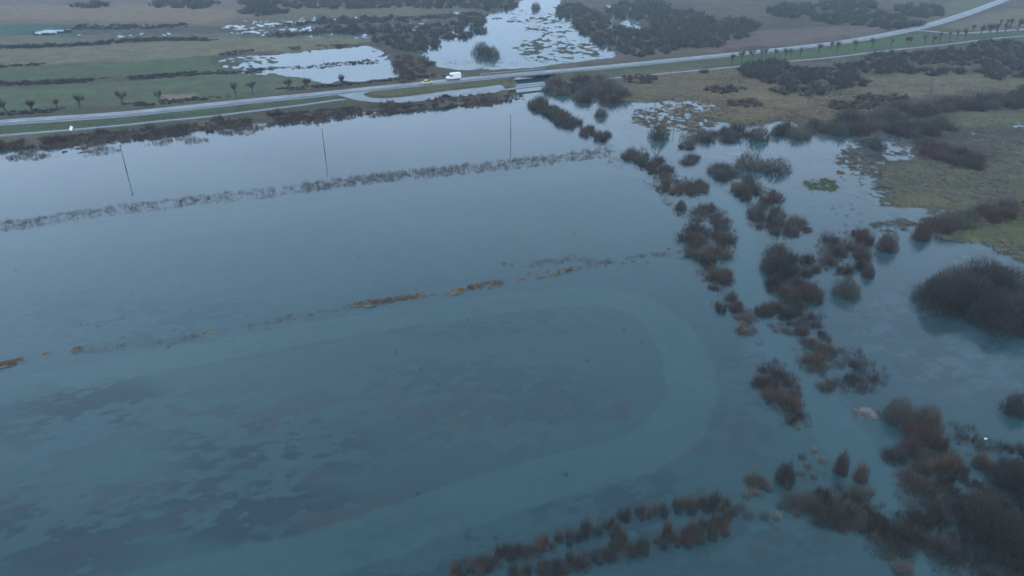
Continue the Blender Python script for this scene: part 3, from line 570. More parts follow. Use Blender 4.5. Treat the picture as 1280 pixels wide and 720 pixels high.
# ------------------------------------------------------------------ single bushes that stand out: (x, y of the foot, width px, height m, kind, label)
singles = [
 (1210, 393, 116, 6.3, 'twig_dark', 'huge dark rounded willow bush standing in the flood below the green bank'),
 (1268, 416, 95, 5.6, 'twig_dark', 'large dark bush leaning off the right flank of the huge rounded willow'),
 (1252, 374, 100, 5.6, 'twig_dark', 'dark bush behind the huge rounded willow, nearest to the green bank'),
 (1130, 531, 50, 3.6, 'twig_grey', 'round grey willow bush alone in water, left one of a touching pair'),
 (1165, 537, 44, 3.3, 'twig_grey', 'round grey willow bush, right one of a touching pair in open water'),
 (1276, 520, 40, 3.2, 'twig_dark', 'dark bush cut by the photo edge, above the white float'),
 (1112, 314, 32, 4.0, 'twig_red', 'reddish egg-shaped bush standing in water left of the hedge end'),
 (1155, 300, 28, 3.6, 'twig_red', 'small reddish bush in water between the egg-shaped bush and the hedge'),
 (940, 212, 48, 4.3, 'twig_grey', 'taller left half of the broad grey bush on the flooded channel junction'),
 (972, 217, 56, 3.7, 'twig_grey', 'lower right half of the broad grey bush on the flooded channel junction'),
 (825, 174, 33, 4.8, 'twig_olive', 'olive round bush beside a utility pole on the flooded marsh edge'),
 (852, 262, 18, 2.2, 'twig_olive', 'small olive bush below the yellowish clump on the channel bank'),
 (950, 176, 38, 4.6, 'twig_dark', 'dark domed bush at the left end of the scrub row behind the bay'),
 (1096, 188, 36, 3.8, 'twig_olive', 'olive-brown round bush among pools between bay and scrub row'),
 (752, 146, 22, 3.4, 'twig_red', 'small rusty bush standing in water in front of the dark roadside thicket'),
 (602, 68, 30, 6.5, 'twig_olive', 'left half of the big olive bush alone in the far lake'),
 (614, 71, 28, 5.5, 'twig_olive', 'right half of the big olive bush alone in the far lake'),
 (670, 11, 15, 5.5, 'twig_dark', 'small round bush in the far end of the lake beyond the road'),
 (1062, 372, 44, 3.4, 'twig_grey', 'grey bush of straight upright twigs at the foot of the red thicket'),
 (1087, 346, 20, 2.6, 'twig_red', 'small fox-red bush at the right side of the red thicket'),
 (1053, 592, 22, 3.2, 'twig_dark', 'narrow tall dark bush beside the near channel, above the reed band'),
 (1078, 602, 22, 2.6, 'reed_brown', 'small brown bush at the near channel edge, right of the narrow tall one'),
 (984, 605, 30, 2.9, 'twig_dark', 'roundish dark bush above the right end of the tuft band'),
]
for px, py, w, h, k, lab in singles:
    x, y = gp(px, py); add_bush(x, y+w*mpp(px, py)*.25, w*mpp(px, py), h, k, lab, dome=True)
# ------------------------------------------------------------------ thickets of countable bushes
T = [
 ('bare bush in the thin bush row leading from the bridge down the left channel bank', 'bushes on the upper left channel bank', ['twig_red', 'twig_dark', 'twig_olive'], [(674, 132, 7, 9), (690, 140, 6, 6), (700, 148, 8, 7), (712, 153, 9, 5), (735, 164, 9, 6), (750, 170, 10, 5)], (2.2, 3.6), (1.6, 2.8), 2.2),
 ('bare bush in the slanting bush row below the field corner', 'bushes below the field corner', ['twig_dark', 'twig_grey', 'twig_red'], [(797, 195, 12, 7), (812, 203, 14, 9), (828, 213, 12, 9)], (2.2, 3.6), (1.4, 2.4), 1.9),
 ('bare bush in the yellowish clump on the left channel bank', 'bushes in the yellowish bank clump', ['twig_olive', 'twig_dark', 'reed_brown'], [(840, 232, 16, 10), (860, 234, 18, 8)], (2.2, 3.4), (1.3, 2.2), 1.8),
 ('dark bush in the ring-shaped thicket on the left channel bank', 'bushes in the ring-shaped thicket', ['twig_dark', 'twig_grey', 'twig_red'], [(882, 270, 16, 10), (868, 296, 12, 11), (900, 290, 12, 20), (888, 316, 17, 10)], (2.2, 3.6), (1.5, 2.6), 1.8),
 ('bush in the narrowing tail of the left bank below the ring-shaped thicket', 'bushes in the left bank tail', ['twig_dark', 'reed_brown', 'twig_red'], [(893, 342, 15, 12), (900, 352, 14, 8), (912, 378, 14, 10), (932, 402, 12, 13)], (1.6, 2.8), (1.1, 2.0), 1.5),
 ('bush in the isolated oblong thicket on the left bank of the near channel', 'bushes in the oblong thicket', ['reed_brown', 'twig_dark', 'twig_red'], [(968, 470, 16, 15), (984, 492, 17, 18), (995, 524, 12, 12)], (1.4, 2.5), (1.1, 2.0), 1.3),
 ('dark bush on the islet just below the broad grey bush', 'bushes below the broad grey bush', ['twig_grey', 'twig_dark', 'twig_red'], [(936, 236, 14, 12), (955, 250, 15, 12), (958, 272, 18, 12), (985, 284, 20, 9)], (2.4, 4.0), (1.6, 2.8), 1.9),
 ('dark bush in the dense thicket on the right channel bank', 'bushes in the dense right bank thicket', ['twig_dark', 'twig_dark', 'twig_red', 'twig_grey'], [(972, 325, 14, 16), (985, 350, 26, 18), (1000, 368, 20, 12), (975, 385, 20, 13)], (2.2, 3.8), (1.5, 2.8), 1.8),
 ('rust-red bush in the red thicket right of the dense bank', 'bushes in the red thicket', ['twig_red', 'twig_red', 'twig_dark'], [(1058, 322, 26, 16), (1040, 306, 14, 12), (1070, 300, 20, 9), (1012, 332, 12, 9)], (2.2, 3.6), (1.6, 2.8), 2.1),
 ('low bush in the loose mixed growth below the dense right bank thicket', 'bushes in the loose mixed growth', ['reed_brown', 'twig_dark', 'twig_grey', 'twig_red'], [(995, 402, 26, 13), (1022, 410, 18, 12), (1020, 440, 18, 18), (1048, 458, 26, 18), (1082, 470, 20, 14), (1055, 480, 26, 8)], (1.5, 2.7), (1.0, 1.9), 1.7),
 ('bare bush in the hedge running into the bay at the right edge', 'bushes in the hedge into the bay', ['twig_dark', 'twig_red', 'twig_grey'], [(1175, 284, 18, 6), (1205, 280, 22, 8), (1240, 273, 24, 8), (1275, 266, 24, 9), (1320, 258, 30, 10)], (3.6, 5.6), (2.6, 3.6), 2.8),
 ('bare bush in the long scrub row behind the bay', 'bushes in the scrub row behind the bay', ['twig_dark', 'twig_grey', 'twig_red'], [(990, 160, 22, 5), (1030, 156, 28, 6), (1070, 153, 28, 7), (1100, 148, 22, 9)], (5, 7.5), (3.2, 4.6), 3.8),
 ('bare bush in the low thicket fringing the flooded marsh edge', 'bushes on the marsh edge', ['twig_grey', 'twig_dark'], [(872, 172, 16, 8), (900, 170, 16, 7), (925, 168, 14, 8), (859, 180, 6, 5)], (3, 4.6), (1.5, 2.6), 3.0),
 ('bare bush in the rounded scrub patch right of the small pools', 'bushes by the small pools', ['twig_olive', 'twig_dark'], [(1150, 157, 34, 8), (1170, 160, 20, 7)], (5, 8), (3.2, 4.4), 4),
 ('bare bush in the elongated scrub patch on the grass peninsula', 'bushes on the grass peninsula', ['twig_dark', 'twig_red'], [(1156, 188, 12, 8), (1178, 196, 14, 7), (1200, 204, 18, 8)], (4.5, 6.5), (2.8, 3.8), 3.2),
 ('bare bush in the dark hedge reaching the right edge below the ochre heath', 'bushes in the dark hedge', ['twig_dark', 'twig_red', 'twig_grey'], [(1140, 138, 28, 6), (1180, 134, 28, 6), (1220, 130, 28, 7), (1260, 124, 26, 8), (1310, 116, 30, 8)], (5.5, 8.5), (3.2, 4.5), 4.4),
 ('small bush clump in open water between the two channel banks', 'bushes between the channel banks', ['twig_dark', 'twig_grey'], [(864, 200, 11, 5), (905, 215, 13, 8)], (2.4, 3.6), (1.5, 2.4), 2.2),
 ('dark bush in the line below the grey pair of bushes', 'bushes below the grey pair', ['twig_dark', 'twig_red'], [(1152, 556, 14, 16), (1158, 578, 10, 12), (1125, 575, 14, 14), (1150, 606, 22, 18)], (1.8, 3.2), (1.3, 2.4), 1.8),
 ('dark bare bush in the big thicket filling the near right corner', 'bushes in the near right corner', ['twig_dark', 'twig_dark', 'twig_grey', 'twig_dark', 'reed_brown'], [(1195, 570, 22, 30), (1185, 620, 18, 34), (1180, 665, 16, 20), (1255, 590, 32, 22), (1235, 640, 40, 36), (1225, 700, 44, 30), (1280, 660, 30, 60), (1260, 560, 28, 14)], (2.2, 4.4), (1.7, 3.4), 2.5),
 ('dark bush at the right end of the reed band beside the near channel', 'bushes at the reed band end', ['twig_dark', 'twig_grey', 'twig_dark'], [(1012, 626, 24, 12), (1060, 634, 30, 20), (1078, 650, 22, 14), (950, 602, 14, 12), (1140, 655, 16, 16)], (2.0, 3.4), (1.6, 2.7), 1.7),
 ('grey-brown bush in the ochre-flecked clump left of the near channel mouth', 'bushes in the ochre-flecked clump', ['twig_dark', 'reed_brown', 'reed_grey'], [(1108, 672, 18, 16), (1130, 670, 18, 22), (1120, 704, 18, 22)], (1.8, 3.0), (1.4, 2.6), 1.6),
 ('dark bush in the thicket standing in water just below the cycle bridge', 'bushes below the cycle bridge', ['twig_dark', 'twig_grey', 'twig_red'], [(700, 112, 14, 5), (730, 112, 18, 8), (750, 110, 16, 9), (765, 118, 14, 7), (740, 122, 20, 5)], (4.5, 7), (3, 4.6), 3.8),
]
rg = random.Random(3); under = []; SPN = 1.62
FLX, FLY = gp(1232, 549); FLY -= 1.2
for lab, grp, kinds, ells, (w0, w1), (h0, h1), sp in T:
    wetc = ells[0][1] > 165 or 'channel' in lab or 'water' in lab
    if wetc: h0 *= 1.0; h1 *= 1.0; under.append((ells, lab, grp))
    for x, y in fill(ells, sp*(SPN if ells[0][1] > 165 else 1.35), rg, z=(h0+h1)*(.06 if wetc else .22)):
        if math.hypot(x-FLX, y-FLY) < 4.2: continue
        k = rg.choice(kinds); q = rg.random()**1.5*1.5-.15; add_bush(x, y, (w0+(w1-w0)*q)*(1.55 if wetc else 1.35), (1.2 if wetc and y > 95 else 1)*max(h0*.6, h0+(h1-h0)*(q*.7+rg.uniform(-.35, .5))), k, lab, grp, dome=(not wetc and rg.random() < .6))
# ------------------------------------------------------------------ reed and sedge clumps
R_ = [
 ('dry reed clump in the upper row of tufts across the near water', 'upper row of near tufts', [(572, 712, 8, 4), (600, 705, 10, 5), (626, 694, 10, 5), (636, 692, 8, 4), (657, 686, 8, 4), (678, 678, 8, 4), (694, 674, 6, 4), (712, 670, 10, 5), (736, 662, 10, 4), (764, 653, 9, 4), (784, 645, 8, 4), (800, 642, 10, 4), (826, 637, 8, 4), (848, 633, 8, 4), (862, 632, 8, 4), (880, 628, 8, 5), (898, 630, 9, 5)], (1.3, 2.2), (1.5, 2.3), 1.3, ['reed_brown', 'reed_brown', 'twig_dark', 'twig_dark', 'twig_olive']),
 ('dry reed clump in the lower row of tufts across the near water', 'lower row of near tufts', [(650, 714, 10, 5), (690, 712, 13, 6), (720, 700, 12, 6), (752, 694, 11, 5), (777, 678, 10, 8), (797, 686, 10, 6), (830, 670, 9, 8), (842, 676, 6, 5), (866, 668, 12, 8), (880, 664, 12, 8), (896, 658, 10, 6), (905, 648, 8, 6)], (1.3, 2.3), (1.5, 2.5), 1.3, ['reed_brown', 'twig_red', 'twig_dark', 'twig_olive']),
 ('dry reed clump in the dense band left of the near channel', 'reeds in the band by the near channel', [(918, 646, 12, 8), (932, 640, 14, 8), (960, 640, 18, 9), (985, 634, 14, 9), (955, 614, 14, 9), (975, 604, 12, 9), (940, 612, 12, 8), (1000, 636, 16, 8), (1035, 632, 24, 8), (1015, 572, 14, 12), (1010, 590, 10, 12), (1060, 650, 24, 14)], (1.2, 2.0), (1.2, 2.1), 1.3, ['reed_brown', 'reed_ochre', 'twig_dark', 'reed_grey']),
 ('ochre reed clump in the ochre-flecked growth near the channel mouth', 'reeds near the channel mouth', [(1105, 672, 14, 10), (1118, 690, 14, 14), (1125, 712, 14, 10)], (1.1, 1.9), (1.1, 1.9), 1.3, ['reed_ochre', 'reed_grey', 'reed_brown']),
 ('low dry clump in the loose growth on the right channel bank', 'clumps in the right bank growth', [(985, 405, 24, 12), (1020, 412, 20, 12), (1035, 445, 28, 18), (1075, 475, 24, 12)], (1.0, 1.9), (.7, 1.4), 2.0, ['reed_brown', 'reed_ochre', 'reed_grey', 'twig_red']),
 ('low dry clump in the oblong thicket by the near channel', 'clumps in the oblong thicket', [(970, 478, 16, 14), (988, 505, 14, 18), (1000, 532, 10, 8)], (1.0, 1.8), (.8, 1.5), 1.5, ['reed_brown', 'reed_ochre']),
 ('dry reed clump on the left channel bank below the ring-shaped thicket', 'reeds on the left bank tail', [(840, 316, 14, 8), (895, 345, 18, 16), (908, 376, 14, 10), (930, 402, 14, 12)], (1.1, 2.0), (.8, 1.5), 1.9, ['reed_brown', 'reed_ochre', 'reed_grey']),
 ('straw-coloured reed clump on top of the yellowish bank clump', 'reeds on the yellowish bank clump', [(858, 234, 22, 6), (835, 236, 12, 6), (800, 200, 14, 6)], (1.4, 2.2), (1.0, 1.7), 1.9, ['reed_ochre', 'reed_brown']),
 ('grey reed clump in the thin line stretching right from the straw ridge', 'reeds right of the straw ridge', [(645, 329, 8, 3), (690, 328, 14, 4), (712, 324, 10, 4), (758, 329, 14, 3), (780, 327, 14, 3), (800, 322, 12, 4), (705, 336, 8, 3), (815, 322, 12, 6)], (.9, 1.7), (.6, 1.1), 2.1, ['reed_grey', 'reed_ochre', 'twig_dark']),
 ('dry clump along the straw-coloured ridge in the middle of the flood', 'clumps on the straw ridge', [(540, 366, 4, 2), (524, 361, 8, 2), (605, 358, 8, 3), (655, 346, 5, 2), (662, 341, 3, 3), (705, 336, 5, 3), (720, 335, 6, 3), (365, 396, 6, 2), (350, 398, 5, 2), (390, 393, 8, 2)], (.8, 1.5), (.5, .9), 1.6, ['reed_grey', 'reed_ochre']),
 ('rush clump in the scattered growth around the islet and bay', 'rushes around the bay', [(1020, 230, 22, 7), (1060, 262, 20, 8), (1070, 280, 14, 4), (975, 330, 14, 20), (1015, 345, 18, 10)], (1.2, 2.0), (.5, 1.0), 2.2, ['reed_grey', 'twig_olive']),
]
for lab, grp, ells, (w0, w1), (h0, h1), sp, kinds in R_:
    if 'near tufts' in grp: w0 *= .8; w1 *= .9; h0 *= 1.05; h1 *= 1.25; ells = [(a, b, c*1.25, d*1.5) for a, b, c, d in ells]
    else: h0 *= .72; h1 *= .72
    for x, y in fill(ells, sp*(.66 if 'tufts' in grp else 1.2), rg, z=(h0+h1)*.05):
        q = rg.random(); add_reed(x, y, w0+(w1-w0)*q, h0+(h1-h0)*(q*.5+rg.random()*.5), rg.choice(kinds), lab, grp)
for px, py, k in [(19, 337, 'dark'), (106, 364, 'dark'), (163, 365, 'dark'), (153, 396, 'dark'), (101, 405, 'dark'), (122, 406, 'dark'), (110, 404, 'dark'), (449, 319, 'dark'), (718, 292, 'dark'), (780, 410, 'dark'), (803, 426, 'dark'), (734, 449, 'dark'), (495, 438, 'dark'), (526, 459, 'dark'), (584, 398, 'dark'), (522, 615, 'dark'), (707, 591, 'dark'), (620, 671, 'dark'), (549, 478, 'dark'), (200, 424, 'dark'), (210, 432, 'dark'), (360, 237, 'dark'), (483, 170, 'dark'), (570, 155, 'dark'), (768, 189, 'dark')]:
    x, y = gp(px, py); s = rg.uniform(.5, .8)
    add_reed(x, y, s*1.3, s*.55, 'twig_dark', 'tiny dark tuft poking out of the open flood water', 'tiny tufts in the open water')
# ------------------------------------------------------------------ growth nobody could count: belts and far scrub, one object each
def mass(name, label, cat, src, pts, mat):
    """pts: (x, y, width, height); src: list of (V, F) unit plants"""
    Vs, Fs = [], []; k = 0
    for x, y, w, h in pts:
        V, F = src[rg.randrange(len(src))]; a = rg.uniform(0, 6.28); c, s = math.cos(a), math.sin(a); z = max(ground_z(x, y), -.3)
        Vs.append(np.stack([x+(V[:, 0]*c-V[:, 1]*s)*w/2, y+(V[:, 0]*s+V[:, 1]*c)*w/2, z+V[:, 2]*h], 1)); Fs.append(F+k); k += len(V)
    if Vs: tag(link(name, mesh_np(name, np.concatenate(Vs), np.concatenate(Fs), mat)), label, cat, kind='stuff')
def scatter_line(pts, half_px, n, z=0):
    P = np.array(pts, float); d = np.r_[0, np.cumsum(np.linalg.norm(np.diff(P, axis=0), axis=1))]; o = []
    for _ in range(n):
        s = rg.uniform(0, d[-1]); px = float(np.interp(s, d, P[:, 0])); py = float(np.interp(s, d, P[:, 1]))+rg.uniform(-half_px, half_px); o.append(gp(px, py, z))
    return o
reed_src = [fan_arrays(500+i, 46, .05, .8, .5) for i in range(5)]
reed_mid = [fan_arrays(520+i, 30, .035, .9, .6) for i in range(5)]
scrub_src = [bush_arrays(600+i, 330, .036, .36, 7)[:2] for i in range(5)]
low_src = [bush_arrays(620+i, 120, .05, .4, 5)[:2] for i in range(5)]
fb = lambda x, y, sc, s: float(fbm(np.array([x]), np.array([y]), sc, 3, s)[0])
def mk(pl, w, h, thr=0, sc=12, seed=9): return [(x, y, rg.uniform(*w), rg.uniform(*h)) for x, y in pl if fb(x, y, sc, seed) > thr]
und_src = [fan_arrays(800+i, 26, .030, .9, .7) for i in range(6)]
for i, (ells, lab, grp_) in enumerate(under):
    pts = []
    for cx, cy, rx, ry in ells:
        n_ = int(rx*ry*mpp(cx, cy)**2*44)
        for _ in range(n_):
            a = rg.uniform(0, 6.283); r = rg.random()**.6*1.5; x, y = gp(cx+rx*r*math.cos(a), cy+ry*r*math.sin(a))
            if fb(x, y, 3, 15) > .45: pts.append((x, y, rg.uniform(.6, 1.6), rg.uniform(.4, 1.9)))
    mass('undergrowth', 'low shoots and reeds under the '+grp_, 'undergrowth', und_src, pts, M['twig_dark' if 'near right corner' in lab else ['reed_brown', 'twig_dark', 'reed_brown', 'twig_grey'][i % 4]])
pts = []
for cx, cy, rx, ry in [(1195, 570, 22, 34), (1185, 620, 22, 40), (1180, 665, 20, 24), (1255, 590, 36, 30), (1235, 640, 44, 42), (1225, 700, 50, 34), (1290, 660, 34, 70), (1090, 650, 20, 20), (1050, 640, 30, 16)]:
    for _ in range(int(rx*ry*.03)):
        a = rg.uniform(0, 6.283); r = rg.random()**.5*1.1; x, y = gp(cx+rx*r*math.cos(a), cy+ry*r*math.sin(a))
        if fb(x, y, 4, 25) > .44: pts.append((x, y, rg.uniform(1.2, 2.8), rg.uniform(.6, 1.9)))
mass('undergrowth', 'tangle of thin bare shoots between the bushes of the near right corner', 'undergrowth', [bush_arrays(840+i, 150, .018, .5, 5)[:2] for i in range(6)], pts, M['twig_dark'])
# shore belt below the road
shore = [(-60, 189), (0, 186), (60, 181), (160, 172), (240, 164), (330, 154), (420, 145.5), (500, 137), (600, 128.5), (655, 121)]
mass('reed_belt', 'dark reddish belt of reeds and brush along the flooded road embankment', 'reed belt', reed_src, mk(scatter_line(shore, 5.5, 1700), (1.2, 2.4), (.6, 1.7), .40), M['reed_brown'])
mass('shore_brush', 'low bare brush along the waterline of the road embankment', 'brush', low_src, mk(scatter_line([(-60, 190), (60, 182), (160, 173), (240, 165), (330, 155), (420, 146), (500, 139), (600, 130), (655, 121)], 2.5, 300), (2.0, 3.6), (1.0, 2.4), .47, 16), M['twig_red'])
mass('shore_brush', 'denser wine-red brush on the embankment shore below the lay-by junction', 'brush', low_src, mk(scatter_line([(280, 158), (330, 153), (400, 143), (460, 139), (520, 136), (600, 129), (640, 123)], 2.5, 260), (2.0, 3.6), (.5, 1.2), .38), M['twig_red'])
# reed rows on drowned field boundaries
mass('reed_row', 'thin grey reed row on the drowned bank between the two upper fields, left part', 'reeds', reed_mid, mk(scatter_line([(-30, 286), (30, 279), (100, 268), (180, 258), (250, 249), (320, 242), (400, 233)], 6, 1000), (.6, 1.8), (.25, 1.2), .24, 9), M['reed_grey'])
mass('reed_row', 'denser grey-brown reed row on the same drowned bank, right part', 'reeds', reed_mid, mk(scatter_line([(380, 234), (440, 226), (500, 219), (560, 213), (620, 207), (680, 200), (750, 191), (764, 188)], 6, 1050), (.7, 2.0), (.4, 1.7), .28, 9), M['reed_grey'])
mass('reed_row', 'sparse dead stalks along the drowned bank left of the straw ridge', 'reeds', reed_mid, mk(scatter_line([(0, 458), (70, 440), (160, 432), (240, 422), (330, 402), (440, 382)], 3.5, 380), (.5, 1.3), (.2, .6), .47, 6), M['reed_grey'])
mass('reed_row', 'broken reed fringe between the left channel bank and the field corner', 'reeds', reed_mid, mk(scatter_line([(760, 190), (800, 210), (830, 240), (860, 275), (870, 310), (900, 350), (930, 395), (950, 420)], 12, 520), (.9, 1.8), (.6, 1.3), .45, 6), M['reed_brown'])
mass('reed_row', 'straw and dark stalks along the drowned bank right of the straw ridge', 'reeds', reed_mid, mk(scatter_line([(440, 381), (540, 366), (620, 352), (700, 338), (760, 329), (850, 316)], 3.5, 420), (.5, 1.5), (.3, .9), .44, 6), M['reed_brown'])
mass('reed_row', 'dark stalks in the shallow strip just above the drowned bank near the channel', 'reeds', reed_mid, mk(scatter_line([(625, 332), (680, 328), (710, 322), (760, 326), (830, 318)], 4, 240), (.6, 1.6), (.3, .9), .47, 6), M['twig_dark'])
mass('straw_grass', 'straw-coloured dead grass along the narrow ridge in the middle of the flood', 'grass', reed_mid, [(x, y, rg.uniform(.5, 1.3), rg.uniform(.2, .5)) for x, y in scatter_line([(444, 383), (500, 374), (534, 369)], 1.2, 110)+scatter_line([(554, 368), (597, 358)], 1.2, 60)+scatter_line([(611, 356), (628, 353)], 1, 25)+scatter_line([(668, 348), (697, 342)], 1.2, 45)+scatter_line([(0, 458), (23, 452)], 1.5, 30)], M['reed_ochre'])
def sprinkle(name, label, ells, n, w, h, mat, src, thr=.48, zmax=.35):
    pts = []
    for _ in range(n):
        cx, cy, rx, ry = rg.choice(ells); a = rg.uniform(0, 6.283); r = rg.random()**.5; x, y = gp(cx+rx*r*math.cos(a), cy+ry*r*math.sin(a))
        if ground_z(x, y) < zmax and fb(x, y, 9, 19) > thr: pts.append((x, y, rg.uniform(*w), rg.uniform(*h)))
    mass(name, label, 'rushes', src, pts, mat)
tiny_near = [fan_arrays(880+i, 14, .026, .9, .7) for i in range(6)]
tiny_src = [fan_arrays(860+i, 16, .07, 1.0, .7) for i in range(6)]
sprinkle('marsh_rushes', 'fine mottling of dark rushes over the shallow marsh around the pole', [(850, 145, 85, 26), (810, 140, 50, 20), (900, 158, 50, 12)], 3000, (.5, 1.6), (.2, .6), M['reed_brown'], tiny_src)
sprinkle('marsh_rushes', 'dark rushes dotting the shallow head of the bay', [(1075, 205, 40, 34), (1100, 235, 34, 26), (1050, 190, 50, 20), (1130, 175, 40, 20), (1060, 250, 40, 16)], 3000, (.4, 1.4), (.15, .5), M['twig_dark'], tiny_src, .46)
sprinkle('marsh_rushes', 'dark tufts speckling the shallow near shore of the far lake', [(700, 62, 72, 20), (640, 76, 60, 10), (590, 78, 60, 8), (670, 40, 50, 18), (660, 20, 30, 12)], 2600, (1.0, 2.6), (.25, .6), M['reed_brown'], tiny_src, .5)
sprinkle('marsh_rushes', 'dark tufts in the flooded strip behind the scrub tongue', [(785, 30, 30, 20)], 500, (1.0, 2.6), (.3, .7), M['reed_brown'], tiny_src, .45)
sprinkle('marsh_rushes', 'scattered rushes along the edge of the right-hand water and hedge', [(1150, 290, 70, 10), (1060, 285, 60, 14), (1240, 320, 40, 14), (1010, 250, 30, 30)], 900, (.4, 1.3), (.2, .6), M['reed_brown'], tiny_src, .5)
sprinkle('marsh_rushes', 'thin reedy growth between the tufts of the band across the near water', [(600, 704, 30, 9), (650, 690, 30, 9), (700, 680, 34, 9), (760, 660, 40, 12), (820, 646, 40, 14), (880, 656, 40, 16), (930, 640, 30, 18), (980, 628, 36, 16), (770, 690, 40, 10), (700, 708, 40, 8), (1030, 610, 40, 30)], 2400, (.4, 1.2), (.3, 1.3), M['reed_brown'], tiny_near, .44)
sprinkle('islet_grass', 'bright green grass of the low islet in the bay', [(1026, 232, 17, 6), (1028, 232, 30, 11), (1010, 230, 18, 8)], 620, (.4, 1.2), (.15, .4), M['grass_green'], tiny_src, .3)
sprinkle('marsh_rushes', 'broken brush in shallow water along the foot of the road embankment', [(90, 188, 60, 8), (200, 175, 60, 7), (310, 162, 50, 8), (400, 150, 50, 7), (20, 194, 40, 7)], 1500, (.8, 2.0), (.5, 1.7), M['reed_brown'], tiny_src, .5)
# roadside brush and ditches in the meadows beyond
mass('verge_brush', 'dark brush along the far verge of the road beneath the pollard willows', 'brush', low_src, mk(scatter_line([(-60, 150), (0, 146), (80, 141), (160, 135), (240, 128), (320, 119), (420, 109), (500, 101), (560, 96)], 2.2, 420), (2, 4), (.4, 1.2), .4, 20), M['twig_dark'])
mass('ditch_scrub', 'long dark line of scrub on the meadow ditch nearest the road', 'scrub', low_src, mk(scatter_line([(-60, 112), (0, 108), (80, 105), (140, 102), (230, 96), (330, 88), (480, 76)], 2.5, 520), (2.5, 5.5), (.5, 1.3), .34, 26), M['twig_dark'])
mass('ditch_scrub', 'thin broken scrub line on the second meadow ditch', 'scrub', low_src, mk(scatter_line([(-40, 89), (0, 86), (110, 79), (160, 75), (230, 73), (330, 65), (450, 57)], 1.2, 330), (2.5, 5), (.4, 1.3), .44, 40), M['twig_red'])
mass('ditch_scrub', 'patchy scrub line on the third meadow ditch, below the puddles', 'scrub', low_src, mk(scatter_line([(0, 62), (60, 60), (120, 57), (180, 52), (240, 51), (330, 46), (420, 40), (520, 38), (575, 36)], 1.8, 560), (3, 6), (.8, 2.4), .45, 55), M['twig_dark'])
mass('ditch_scrub', 'dark scrub line on the far meadow ditch with bright puddles', 'scrub', low_src, mk(scatter_line([(-20, 42), (60, 43), (110, 35), (240, 34), (340, 32), (460, 27), (560, 22), (610, 18)], 2.2, 560), (4, 7), (.9, 2.6), .44, 60), M['twig_olive'])
def blob(name, label, ells, w, h, sp, mat, cat='scrub'):
    sp = sp*(.62 if name == 'near_scrub' else .85)
    mass(name, label, cat, scrub_src, [(x, y, rg.uniform(*w), rg.uniform(*h)) for x, y in fill(ells, sp*1.35, rg, z=(h[0]+h[1])*.25)], mat)
blob('far_scrub', 'dark scrub woodland along the top edge above the meadows', [(230, 3, 40, 5), (330, 12, 28, 5), (420, 1, 120, 7), (560, 3, 90, 5), (110, 4, 20, 3)], (9, 15), (4, 7), 8, M['twig_olive'])
blob('far_scrub', 'scrub fringe between the meadows and the head of the far lake', [(480, 34, 90, 5), (560, 35, 45, 8), (590, 23, 16, 8), (460, 22, 70, 3)], (7, 12), (3, 5), 7, M['twig_dark'])
blob('far_scrub', 'long dark tongue of scrub on the right shore of the far lake', [(715, 12, 18, 8), (740, 26, 22, 12), (770, 42, 28, 13), (800, 58, 26, 9), (835, 56, 24, 8)], (7, 11), (3.5, 5), 6, M['twig_olive'])
blob('far_scrub', 'broad dark scrub wood behind the lake running to the road', [(800, 10, 40, 10), (850, 24, 40, 12), (900, 38, 40, 8), (870, 50, 34, 7), (920, 30, 24, 8), (830, 38, 30, 10)], (8, 12), (4, 6), 6.5, M['twig_olive'])
blob('far_scrub', 'dark scrub bank beyond the road at the upper right', [(1060, 6, 36, 8), (1090, 22, 42, 8), (1040, 22, 26, 6), (1150, 12, 32, 8), (1120, 30, 36, 4), (990, 12, 30, 8)], (7, 12), (3.5, 5.5), 6.5, M['twig_olive'])
blob('lake_scrub', 'brown-topped brush clump between the small pond and the far lake', [(500, 75, 12, 6), (515, 80, 20, 9), (510, 96, 10, 6), (530, 76, 12, 6)], (5, 8), (2.5, 4.5), 5, M['twig_red'])
blob('lake_scrub', 'dark scrub at the head of the small pond beyond the road', [(485, 48, 16, 6), (510, 52, 24, 9), (535, 50, 12, 7)], (6, 10), (3, 5), 6.5, M['twig_olive'])
blob('near_scrub', 'rounded dark thicket directly below the first roadside pollards', [(950, 86, 24, 9), (966, 80, 20, 5)], (6, 9), (3.2, 4.4), 4.6, M['twig_dark'])
blob('near_scrub', 'large dark scrub wood between the roadside pollards and the heath', [(985, 97, 34, 8), (1025, 92, 44, 8), (1050, 103, 36, 7), (1005, 112, 40, 6), (1090, 84, 50, 6)], (5, 9), (2.0, 4.2), 5.6, M['twig_dark'])
blob('near_scrub', 'dark scrub wood below the row of pollards towards the right edge', [(1140, 72, 56, 6), (1200, 70, 46, 9), (1250, 62, 44, 11), (1262, 88, 36, 10), (1300, 75, 40, 22), (1170, 88, 40, 4)], (6, 10), (2.2, 4.6), 7, M['twig_dark'])
blob('near_scrub', 'low brown scrub on the heath left of the leaning utility pole', [(1090, 124, 22, 4), (1066, 132, 30, 5), (1120, 122, 14, 3), (905, 113, 26, 4), (935, 130, 22, 4), (800, 100, 20, 5)], (4, 7), (1.2, 2.2), 4, M['twig_red'])
